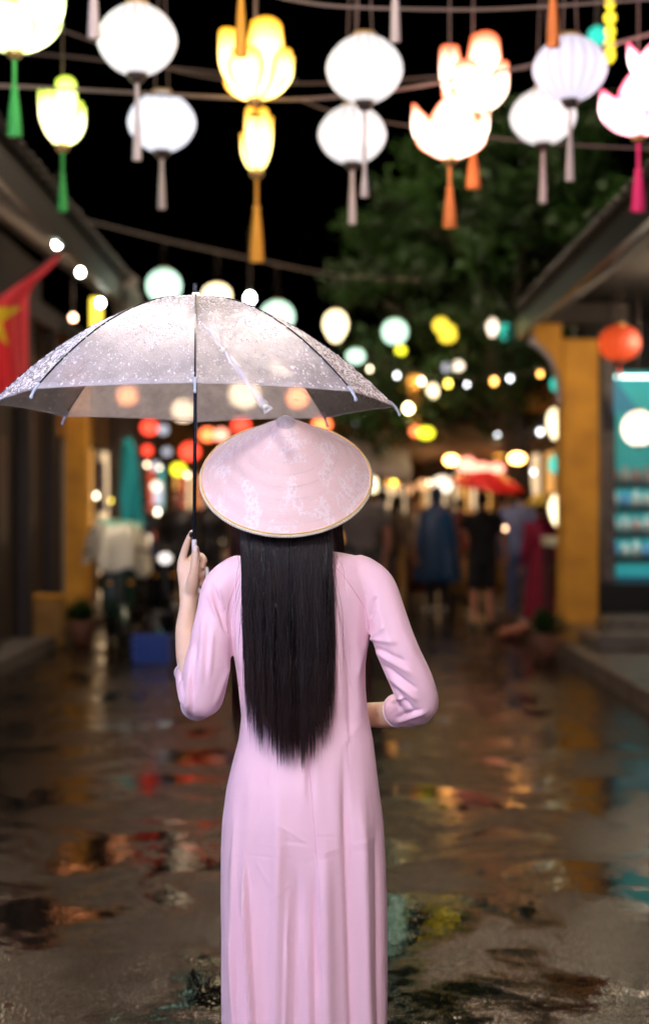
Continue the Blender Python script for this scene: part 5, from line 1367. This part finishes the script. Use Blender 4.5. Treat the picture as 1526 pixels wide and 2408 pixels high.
    if hat_:
        bm = bmesh.new(); V_ = [(.0, .15), (.05, .12), (.24, -.02), (.23, -.03)]
        lathe(bm, [(max(.003, r_*k), z_*k) for r_, z_ in V_], 24, M @ Vector((0, 0, 1.70))); bm_obj('hat', bm, hat_, root)
    return root
def cloth(name, c, r=.75): return mat(name, c, r, noise_amt=.25, noise_scale=6)
bystander('tall person in a grey shirt standing just right of the hat brim', 846, 14.6, 1.82, .3, cloth('grey_cotton', (.16, .13, .125)), cloth('dark_denim', (.03, .03, .035)), bulk=1.15, skin=mat('flushed_skin', (.48, .20, .13), .5),
          arms=[[(.20, 0, 1.40), (.27, -.03, 1.14), (.27, .05, .90)], [(-.20, 0, 1.40), (-.25, 0, 1.13), (-.2, .1, .9)]])
bystander('person with long dark hair in beige clothes left of the blue raincoat', 932, 19.5, 1.66, -.4, cloth('beige_linen', (.20, .15, .11)), cloth('ochre_trousers', (.42, .26, .10)), hair_long=True)
bystander('person in a hooded deep blue rain poncho', 1026, 20.5, 1.78, .2, None, cloth('dark_denim', (.03, .03, .035)), cape=mat('blue_poncho_plastic', (.006, .07, .22), .3), shoes=mat('white_shoe', (.5, .52, .55), .5))
bs_ = bystander('person in a black shirt and shorts with bare legs under the red umbrella', 1133, 17.6, 1.68, .1, mat('black_cotton', (.010, .010, .011), .85), mat('black_shorts', (.010, .010, .011), .8), leg='short', bulk=1.12, skin=mat('ruddy_skin', (.62, .27, .16), .5),
          arms=[[(.19, 0, 1.40), (.27, .04, 1.16), (.32, .12, .95)], [(-.19, 0, 1.40), (-.24, .1, 1.2), (-.12, .22, 1.38)]])
bystander('person in a light blue shirt and jeans between the black shirt and the magenta dress', 1222, 18.2, 1.76, -.3, cloth('light_blue_cotton', (.10, .14, .32)), cloth('blue_denim', (.08, .12, .26)), z0=.0, sleeve='long')
bystander('person in a long magenta dress and yellow sun hat by the yellow column', 1268, 17.4, 1.56, .5, cloth('magenta_cloth', (.36, .008, .05)), None, skirt=cloth('crimson_skirt', (.30, .006, .035)), hat_=mat('yellow_straw', (.65, .42, .06), .7), shoes=mat('yellow_boot', (.62, .5, .02), .5), sleeve='long')
bystander('dark clothed person facing us left of the umbrella pole', 418, 19.2, 1.72, PI-.15, mat('black_raincoat', (.010, .010, .013), .5), mat('black_trousers', (.010, .010, .012), .8), skin=mat('red_lit_skin', (.50, .22, .17), .5), sleeve='long', bulk=1.25)
bystander('dark clothed person half hidden behind the umbrella hand', 492, 20.5, 1.75, PI+.2, mat('black_raincoat', (.010, .010, .013), .5), mat('black_trousers', (.010, .010, .012), .8), sleeve='long', bulk=1.15)

dk = [cloth('umber_cotton', (.05, .035, .03)), cloth('slate_cotton', (.04, .045, .06)), cloth('wine_cotton', (.14, .02, .03)), cloth('olive_cotton', (.06, .06, .03)), cloth('cream_cotton', (.36, .30, .22))]
for l_, px_, Y_, h_, f_, a_, b_ in (('person in slate clothes far behind the turquoise banner', 340, 24, 1.7, .3, 1, 0), ('person in a cream shirt between the beige person and the blue poncho', 975, 24.5, 1.68, PI, 4, 1),
        ('person in a wine shirt walking behind the black shirted person on the left', 1082, 23, 1.66, .6, 2, 0), ('person in olive behind the red umbrella on the right', 1180, 22, 1.72, -.5, 3, 1),
        ('person in umber clothes farthest right, behind the cream lantern', 1296, 21, 1.7, .2, 0, 0), ('person in a dark shirt just behind the tall grey shirted person', 898, 18, 1.7, .5, 0, 1), ('person in slate clothes between the blue poncho and the black shirt', 1060, 27, 1.7, 0, 1, 3)):
    bystander(l_, px_, Y_, h_, f_, dk[a_], dk[b_], sleeve='long')
# opaque umbrella / parasol
def parasol(label, cx, cy, zt, R, D, m, tiltv, handle_to, name='umbrella', cat='umbrella'):
    root = empty(name, (handle_to[0], handle_to[1], handle_to[2]), label, cat)
    ax_ = Vector(tiltv).normalized(); a_ = ax_.orthogonal().normalized(); b_ = ax_.cross(a_); top = Vector((cx, cy, zt))
    def pt(az, rho): return top+a_*(R*rho*math.cos(az))+b_*(R*rho*math.sin(az))-ax_*(D*rho**1.7)
    for i in range(8):
        V = []; Fc = []
        for u in range(9):
            for v in range(7):
                V.append(pt(2*PI*i/8, u/8)*(1-v/6)+pt(2*PI*(i+1)/8, u/8)*(v/6))
        for u in range(8):
            for v in range(6): Fc.append((u*7+v, (u+1)*7+v, (u+1)*7+v+1, u*7+v+1))
        o = link('canopy_panel', data_mesh('canopy_panel', V, Fc), m, root); so = o.modifiers.new('s', 'SOLIDIFY'); so.thickness = .003
        bm = bmesh.new(); tube(bm, [pt(2*PI*i/8, u/6)-ax_*.006 for u in range(7)], .004, 5, 1); bm_obj('rib', bm, M_metal, root)
    bm = bmesh.new(); tube(bm, [top+ax_*.04, Vector(handle_to)], .009, 8, 1); bm_obj('pole', bm, M_metal, root)
    bm = bmesh.new(); q = Vector(handle_to); tube(bm, [q+(top-q).normalized()*.12, q], .015, 8, 1); bm_obj('handle', bm, M_black, root)
M_redc = mat('red_umbrella_cloth', (.85, .012, .010), .5)
t_ = P(1150, 1108, 17.3)
parasol('bright red umbrella held over the black shirted person', t_.x, 17.3, t_.z, .48, .19, M_redc, (.14, -.16, 1), (t_.x-.12, 17.62, 1.28))
t_ = P(935, 1058, 21)
parasol('dark red market parasol behind the hat brim on the right', t_.x, 21, t_.z, .62, .20, mat('dark_red_canvas', (.22, .03, .02), .7), (-.25, .05, 1), (t_.x+.1, 21, .0), name='parasol', cat='parasol')

# ================================================================ FLAG
fg = empty('flag', P(-60, 740, 10.8), 'red flag with a yellow star hanging from a slanted pole at the left edge', 'flag')
def fpt(u, v):
    xt = 145-235*u; yt = 590+165*u+6*math.sin(u*5); xv = 68-158*u
    s = min(1, v*3.2); s = s*s*(3-2*s)
    s2 = s*(1-.0*u)
    x_ = xt*(1-s2)+xv*s2; y_ = yt+(930-yt)*v
    return P(x_, y_, 10.8+.07*math.sin(u*17+v*2)*min(1, v*2)+.03*math.sin(u*41+v*5)*v), x_, y_
M_flag = mat('red_flag_cloth', (.88, .06, .07), .6); M_star = mat('yellow_flag_star', (.88, .66, .03), .6)
nu = nv = 56; V = []; Fc = []; mi = []
for a in range(nu+1):
    for b in range(nv+1): V.append(fpt(a/nu, b/nv)[0])
def in_star(x_, y_, cx, cy, R):
    dx, dy = x_-cx, y_-cy; a = math.atan2(dx, -dy); rr = math.hypot(dx, dy)
    a = abs(((a+PI/5) % (2*PI/5))-PI/5); k = R*.382
    den = math.cos(a)+math.sin(a)*(1-.382*math.cos(PI/5))/(.382*math.sin(PI/5)); return rr < R/den
for a in range(nu):
    for b in range(nv):
        Fc.append((a*(nv+1)+b, (a+1)*(nv+1)+b, (a+1)*(nv+1)+b+1, a*(nv+1)+b+1))
        _, x_, y_ = fpt((a+.5)/nu, (b+.5)/nv); mi.append(1 if in_star(x_, y_, -25, 748, 82) else 0)
me = data_mesh('flag_cloth', V, Fc); me.materials.append(M_flag); me.materials.append(M_star); me.polygons.foreach_set('material_index', mi)
fo = link('cloth', me, None, fg); so = fo.modifiers.new('s', 'SOLIDIFY'); so.thickness = .002
bm = bmesh.new(); tube(bm, [P(150, 585, 10.8), P(-95, 762, 10.8), P(-260, 880, 10.8)], .011, 8, 1); bm_obj('pole', bm, M_wood, fg)

# feather banner, hanging cloths
def banner(name, cat, label, pts_l, pts_r, Y, m, wave=.03, pole=None):
    """tall cloth between a left and a right outline given at its own distance"""
    n = 24; V = []; Fc = []; nv_ = 8
    yl = [p[1] for p in pts_l]
    root = empty(name, P((pts_l[-1][0]+pts_r[-1][0])/2, pts_l[-1][1], Y), label, cat)
    for i in range(n+1):
        y_ = yl[0]+(yl[-1]-yl[0])*i/n
        xl = np.interp(y_, [p[1] for p in pts_l], [p[0] for p in pts_l]); xr = np.interp(y_, [p[1] for p in pts_r], [p[0] for p in pts_r])
        for j in range(nv_+1):
            u = j/nv_; p = P(xl+(xr-xl)*u, y_, Y); p.y += wave*math.sin(u*7+i*.25); V.append(p)
    for i in range(n):
        for j in range(nv_): Fc.append((i*(nv_+1)+j, (i+1)*(nv_+1)+j, (i+1)*(nv_+1)+j+1, i*(nv_+1)+j+1))
    o = link('cloth', data_mesh('cloth', V, Fc), m, root); so = o.modifiers.new('s', 'SOLIDIFY'); so.thickness = .003
    if pole:
        bm = bmesh.new(); tube(bm, [P(*q, Y+.03) for q in pole], .012, 8, 3); bm_obj('pole', bm, M_metal, root)
    return root
banner('feather_banner', 'banner', 'tall turquoise feather banner on the left side of the street', [(292, 1030), (282, 1080), (281, 1160), (290, 1240)], [(310, 1030), (322, 1070), (333, 1150), (338, 1240)], 17.5,
       mat('turquoise_cloth', (.03, .62, .70), .6), pole=[(340, 1490), (338, 1240), (326, 1080), (306, 1024), (294, 1026)])
banner('hanging_cloth', 'cloth', 'narrow grey hanging cloth between the left pier and the turquoise banner', [(233, 1085), (231, 1205)], [(246, 1085), (250, 1205)], 18, cloth('grey_cloth', (.24, .21, .24)), pole=[(239, 1086), (240, 900)])
banner('hanging_cloth', 'cloth', 'ochre cloth strip hanging below the dim orange lantern in the tree', [(958, 915), (960, 1000)], [(990, 915), (986, 1000)], 18.6, cloth('ochre_cloth', (.55, .33, .10)), pole=[(974, 916), (974, 890)])
banner('hanging_cloth', 'cloth', 'blue cloth hanging over the stall beside the dark person', [(290, 1234), (292, 1262)], [(348, 1232), (346, 1264)], 16.6, mat('blue_tarp', (.01, .14, .55), .5), pole=[(318, 1235), (318, 1215)])
banner('hanging_cloth', 'cloth', 'violet blue cloth hung behind the tiny white lantern near the dark person', [(344, 1280), (346, 1320)], [(368, 1280), (366, 1322)], 19.6, mat('violet_blue_cloth', (.05, .09, .45), .5), pole=[(356, 1281), (356, 1262)])

# ================================================================ SCOOTERS
def wheel(parent, c, R, axis):
    ax_ = Vector(axis).normalized(); a_ = ax_.orthogonal().normalized(); b_ = ax_.cross(a_)
    bm = bmesh.new(); tube(bm, [Vector(c)+R*(a_*math.cos(t)+b_*math.sin(t)) for t in np.linspace(0, 2*PI, 25)], .045, 8, 1, caps=False); w = bm_obj('wheel', bm, mat('tyre_rubber', (.015, .015, .015), .6), parent)
    bm = bmesh.new()
    tube(bm, [Vector(c)-ax_*.02, Vector(c)+ax_*.02], [R*.82, R*.82], 20, 1)
    for k in range(5):
        t = 2*PI*k/5; tube(bm, [Vector(c), Vector(c)+R*.8*(a_*math.cos(t)+b_*math.sin(t))], .03, 6, 1)
    bm_obj('rim', bm, M_metal, w)
def scooter(label, px, Y, rz, m):
    X = P(px, 0, Y).x; root = empty('motor_scooter', (X, Y, 0), label, 'scooter', 'motor scooters parked at the left kerb')
    R_ = Matrix.Translation((X, Y, 0)) @ Matrix.Rotation(rz, 4, 'Z')
    G = lambda p: R_ @ Vector(p); ax_ = R_.to_3x3() @ Vector((1, 0, 0))
    wheel(root, G((0, -.60, .23)), .19, ax_); wheel(root, G((0, .60, .23)), .19, ax_)
    def T(name, pts, r, mm, par=root, n=4):
        bm = bmesh.new(); tube(bm, [G(p) for p in pts], r, 14, n, round_end=True, ref=tuple(ax_)); return bm_obj(name, bm, mm, par)
    T('leg_shield', [(0, -.42, .98), (0, -.40, .75), (0, -.36, .45), (0, -.25, .30)], [(.05, .10), (.04, .20), (.04, .19), (.04, .12)], m)
    T('floorboard', [(0, -.3, .28), (0, .1, .28)], [(.03, .14), (.04, .15)], M_black)
    T('rear_body', [(0, .05, .35), (0, .2, .58), (0, .5, .66), (0, .82, .70)], [(.10, .12), (.14, .14), (.13, .15), (.05, .08)], m)
    T('seat', [(0, .05, .74), (0, .3, .80), (0, .7, .82)], [(.05, .11), (.05, .13), (.04, .10)], M_black)
    T('front_mudguard', [(0, -.85, .32), (0, -.66, .47), (0, -.45, .42)], [(.02, .05), (.03, .06), (.02, .05)], m)
    T('fork', [(0, -.60, .23), (0, -.48, .62), (0, -.42, .98)], [.03, .03, .03], M_metal)
    T('handlebar', [(-.34, -.30, 1.02), (-.15, -.40, 1.05), (0, -.42, 1.02), (.15, -.40, 1.05), (.34, -.30, 1.02)], .016, M_black)
    bm = bmesh.new(); ball(bm, G((0, -.49, .90)), (.075, .05, .06), 14, 10); hl = bm_obj('headlight', bm, mat('headlight_glass', (.5, .5, .52), .1, emis=(1, .9, .85), estr=.8), root)
    for s in (-1, 1):
        T('mirror', [(s*.2, -.38, 1.06), (s*.24, -.38, 1.22), (s*.27, -.36, 1.25)], [.006, .006, .04], M_black)
        bm = bmesh.new(); ball(bm, G((s*.11, -.46, .70)), (.035, .02, .025), 10, 6); bm_obj('indicator', bm, mat('amber_lens', (.7, .3, .05), .2), root)
    bm = bmesh.new(); tube(bm, [G((.12, .3, .2)), G((.14, .75, .28))], [.04, .05], 10, 1); bm_obj('exhaust', bm, M_metal, root)
    return root
scooter('dark scooter under the pale green tarpaulin at the left', 272, 15.3, .25, mat('dark_green_paint', (.02, .045, .03), .25))
scooter('black scooter standing behind the tarpaulin covered one', 352, 17.0, .5, mat('black_paint', (.015, .015, .018), .2))
tp2 = empty('tarpaulin', (P(276, 0, 15.2).x, 15.2, .6), 'pale green and white plastic tarpaulin draped over the scooter on the left', 'tarpaulin')
V = []; Fc = []; na, nr = 72, 16; cxt = P(276, 0, 15.2).x; mi = []
for j in range(nr+1):
    t = j/nr
    for k in range(na):
        a = 2*PI*k/na
        rr = (math.sin(min(1, t*1.5)*PI/2)**.8)*(1+.10*max(0, t-.4)); f_ = 1+.10*math.sin(a*7+2*t)*t+.05*math.sin(a*13)*t
        z = 1.36-.10*t-.62*max(0, t-.35)**1.0*1.0+.05*math.sin(a*5)*t - .08*math.cos(a)*t
        V.append((cxt+.30*rr*f_*math.cos(a), 15.3+.62*rr*f_*math.sin(a), z))
for j in range(nr):
    for k in range(na):
        Fc.append((j*na+k, j*na+(k+1) % na, (j+1)*na+(k+1) % na, (j+1)*na+k)); mi.append(0 if j < 6 else 1)
Fc.append(tuple(range(na))[::-1]); mi.append(0)
me = data_mesh('sheet', V, Fc); me.materials.append(mat('mint_plastic', (.40, .85, .66), .3)); me.materials.append(mat('milky_plastic', (.88, .85, .72), .3)); me.polygons.foreach_set('material_index', mi)
o = link('sheet', me, None, tp2); so = o.modifiers.new('s', 'SOLIDIFY'); so.thickness = .003

# ================================================================ CRATE, TABLE, HEAP
M_blue = mat('blue_plastic', (.03, .09, .45), .3)
cr = empty('crate', (P(358, 0, 13.6).x, 13.6, 0), 'blue plastic crate standing on the wet street at the left', 'crate')
cx0 = P(358, 0, 13.6).x
for sx in (-1, 1):
    newbox('end_wall', *sorted((cx0+sx*.18, cx0+sx*.165)), 13.48, 13.72, .01, .27, M_blue, cr)
for k in range(4):
    for yy in (13.48, 13.705): newbox('slat', cx0-.163, cx0+.163, yy, yy+.014, .02+k*.066, .065+k*.066, M_blue, cr, bev=.002)
newbox('bottom', cx0-.163, cx0+.163, 13.495, 13.704, .005, .02, M_blue, cr, bev=0)
tb = empty('side_table', (P(1306, 0, 15.6).x, 15.6, .15), 'small table with a white top beside the yellow column', 'table')
tx = P(1306, 0, 15.6).x; zt = P(0, 1262, 15.6).z
newbox('tabletop', tx-.13, tx+.2, 15.4, 15.8, zt-.10, zt, mat('cream_top', (.7, .62, .5), .4), tb, bev=.01)
for sx in (-.1, .17):
    for sy in (15.43, 15.74): newbox('leg', tx+sx-.015, tx+sx+.015, sy, sy+.03, 0, zt-.102, M_wood_dark, tb)
bm = bmesh.new(); c0 = P(1225, 1480, 16.2)
for k in range(14):
    t = k/13; ball(bm, (P(1185+t*125, 0, 16.2).x, 16.2+.12*math.sin(k*1.9), .04+.05*math.sin(t*PI)+.09*t*t), (.085, .11, .055+.03*math.sin(k*2.1)**2), 10, 8, Matrix.Rotation(.6*math.sin(k*1.3), 4, 'Y'))
hp_ = link('ground_sheet', merged(bm, .015, 2), mat('red_brown_plastic', (.30, .09, .055), .4, noise_amt=.3))
tag(hp_, 'crumpled red brown plastic sheet lying on the street before the magenta dress', 'plastic sheet')
def stool(label, px, Y, m):
    X = P(px, 0, Y).x; root = empty('stool', (X, Y, 0), label, 'stool', 'low plastic stools on the left pavement side')
    newbox('seat', X-.14, X+.14, Y-.14, Y+.14, .26, .29, m, root, bev=.01)
    for sx in (-1, 1):
        for sy in (-1, 1):
            bm = bmesh.new(); tube(bm, [(X+sx*.11, Y+sy*.11, .26), (X+sx*.14, Y+sy*.14, 0)], [.022, .016], 8, 1); bm_obj('leg', bm, m, root)
stool('grey plastic stool right of the tarpaulin covered scooter', 388, 16.5, mat('grey_plastic', (.32, .30, .28), .4))
stool('white plastic stool behind the grey one', 372, 18, mat('white_plastic2', (.6, .58, .56), .4))
# shop boards on the left timber front
for i, (y0, z0) in enumerate(((13.6, 1.1), (15.0, 1.3))):
    sb = newbox('picture_panel', -3.248, -3.20, y0, y0+.75, z0, z0+1.1, mat('faded_panel_%d' % i, [(.10, .06, .045), (.13, .09, .07)][i], .5, noise_amt=.6, noise_scale=3), None)
    tag(sb, ['dim brown panel hung low on the dark timber front at the far left', 'second dim brown panel nearer the yellow pier'][i], 'panel')

# ================================================================ MARKET STALLS, POTS
def stall(label, px, Y, w, m_cloth, seed, side):
    X = P(px, 0, Y).x; r = np.random.RandomState(seed)
    root = empty('market_stall', (X, Y, 0), label, 'stall')
    newbox('tabletop', X-w/2, X+w/2, Y-.3, Y+.3, .72, .76, M_wood, root, bev=.006)
    bm = bmesh.new(); pr_ = None
    for i in range(31):
        u = i/30; a = bm.verts.new((X-w/2+w*u, Y-.31, .765)); b = bm.verts.new((X-w/2+w*u, Y-.33+.018*math.sin(i*1.1), .22+.03*math.sin(i*.7)))
        if pr_: bm.faces.new((pr_[0], a, b, pr_[1]))
        pr_ = (a, b)
    so = bm_obj('table_skirt', bm, m_cloth, root).modifiers.new('s', 'SOLIDIFY'); so.thickness = .004
    for sx in (-1, 1):
        for sy in (-.26, .26): newbox('leg', X+sx*(w/2-.05)-.02, X+sx*(w/2-.05)+.02, Y+sy-.02, Y+sy+.02, 0, .72, M_wood_dark, root)
    n = int(w/.22)
    for k in range(n):
        xk = X-w/2+.12+k*.22; mm = [mat('woven_basket', (.35, .20, .08), .7, bump=.5), mat('fruit_orange', (.7, .25, .03), .4), mat('green_leafy_goods', (.08, .16, .03), .6)]
        bm = bmesh.new(); lathe(bm, [(.06, 0), (.09, .03), (.10, .09), (.092, .09), (.05, .03)], 16, (xk, Y, .762))
        b_ = bm_obj('basket', bm, mm[0]); tag(b_, '%s basket of %s on the %s' % (['first', 'second', 'third', 'fourth', 'fifth', 'sixth'][k], ['oranges', 'greens'][k % 2], side), 'basket', 'baskets of goods on the market stalls')
        bm = bmesh.new()
        for q in range(7):
            a = q*2.4; rr_ = .045 if q else 0
            ball(bm, (xk+rr_*math.cos(a), Y+rr_*math.sin(a), .762+.10+(.03 if not q else 0)), .032, 8, 6)
        tag(bm_obj('goods', bm, mm[1+k % 2], b_), kind='stuff')
stall('small market stall with a dark red skirt left of the blue poncho', 958, 21.6, .9, cloth('dark_red_skirt', (.16, .02, .015)), 3, 'stall left of the blue poncho')
stall('market stall with an ochre skirt behind the black shirted person', 1140, 21.2, 1.1, cloth('ochre_skirt', (.35, .2, .06)), 4, 'stall behind the black shirted person')
stall('market stall with a green skirt in front of the turquoise banner', 345, 18.6, .8, cloth('green_skirt', (.02, .10, .05)), 5, 'stall by the turquoise banner')
def pot_plant(label, x, Y, z0, h, seed):
    root = empty('potted_plant', (x, Y, z0), label, 'plant'); r = np.random.RandomState(seed)
    bm = bmesh.new(); lathe(bm, [(.10, 0), (.13, .12), (.16, .26), (.145, .27), (.12, .22)], 20, (x, Y, z0)); bm_obj('pot', bm, mat('terracotta', (.22, .09, .05), .7, noise_amt=.4), root)
    V = []; Fc = []
    for k in range(150):
        a = r.rand()*6.28; el = r.uniform(.3, 1.4); d_ = Vector((math.cos(a)*math.cos(el), math.sin(a)*math.cos(el), math.sin(el))); L_ = h*r.uniform(.4, 1); p = Vector((x, Y, z0+.24))+d_*L_*.6
        w_ = d_.cross(Vector((0, 0, 1))).normalized()*.022; o0 = len(V); q = d_*.08; V += [p-q, p+w_, p+q*1.2-Vector((0, 0, .02)), p-w_]; Fc.append((o0, o0+1, o0+2, o0+3))
    tag(link('leaves', data_mesh('leaves', V, Fc), M_leaf, root, smooth=False), kind='stuff')
    bm = bmesh.new()
    for k in range(6): tube(bm, [(x, Y, z0+.2), (x+.1*math.cos(k), Y+.1*math.sin(k), z0+.24+h*.5)], [.008, .004], 5, 2)
    bm_obj('stem', bm, mat('bark', (.09, .07, .05)), root)
pot_plant('potted bush at the foot of the yellow column on the street side', 2.12, 13.7, 0, .42, 1)
pot_plant('potted bush by the low ochre wall on the left', -2.62, 15.4, 0, .4, 2)
pot_plant('taller potted bush left of the dark person by the stall', -2.25, 18.2, 0, .7, 3)
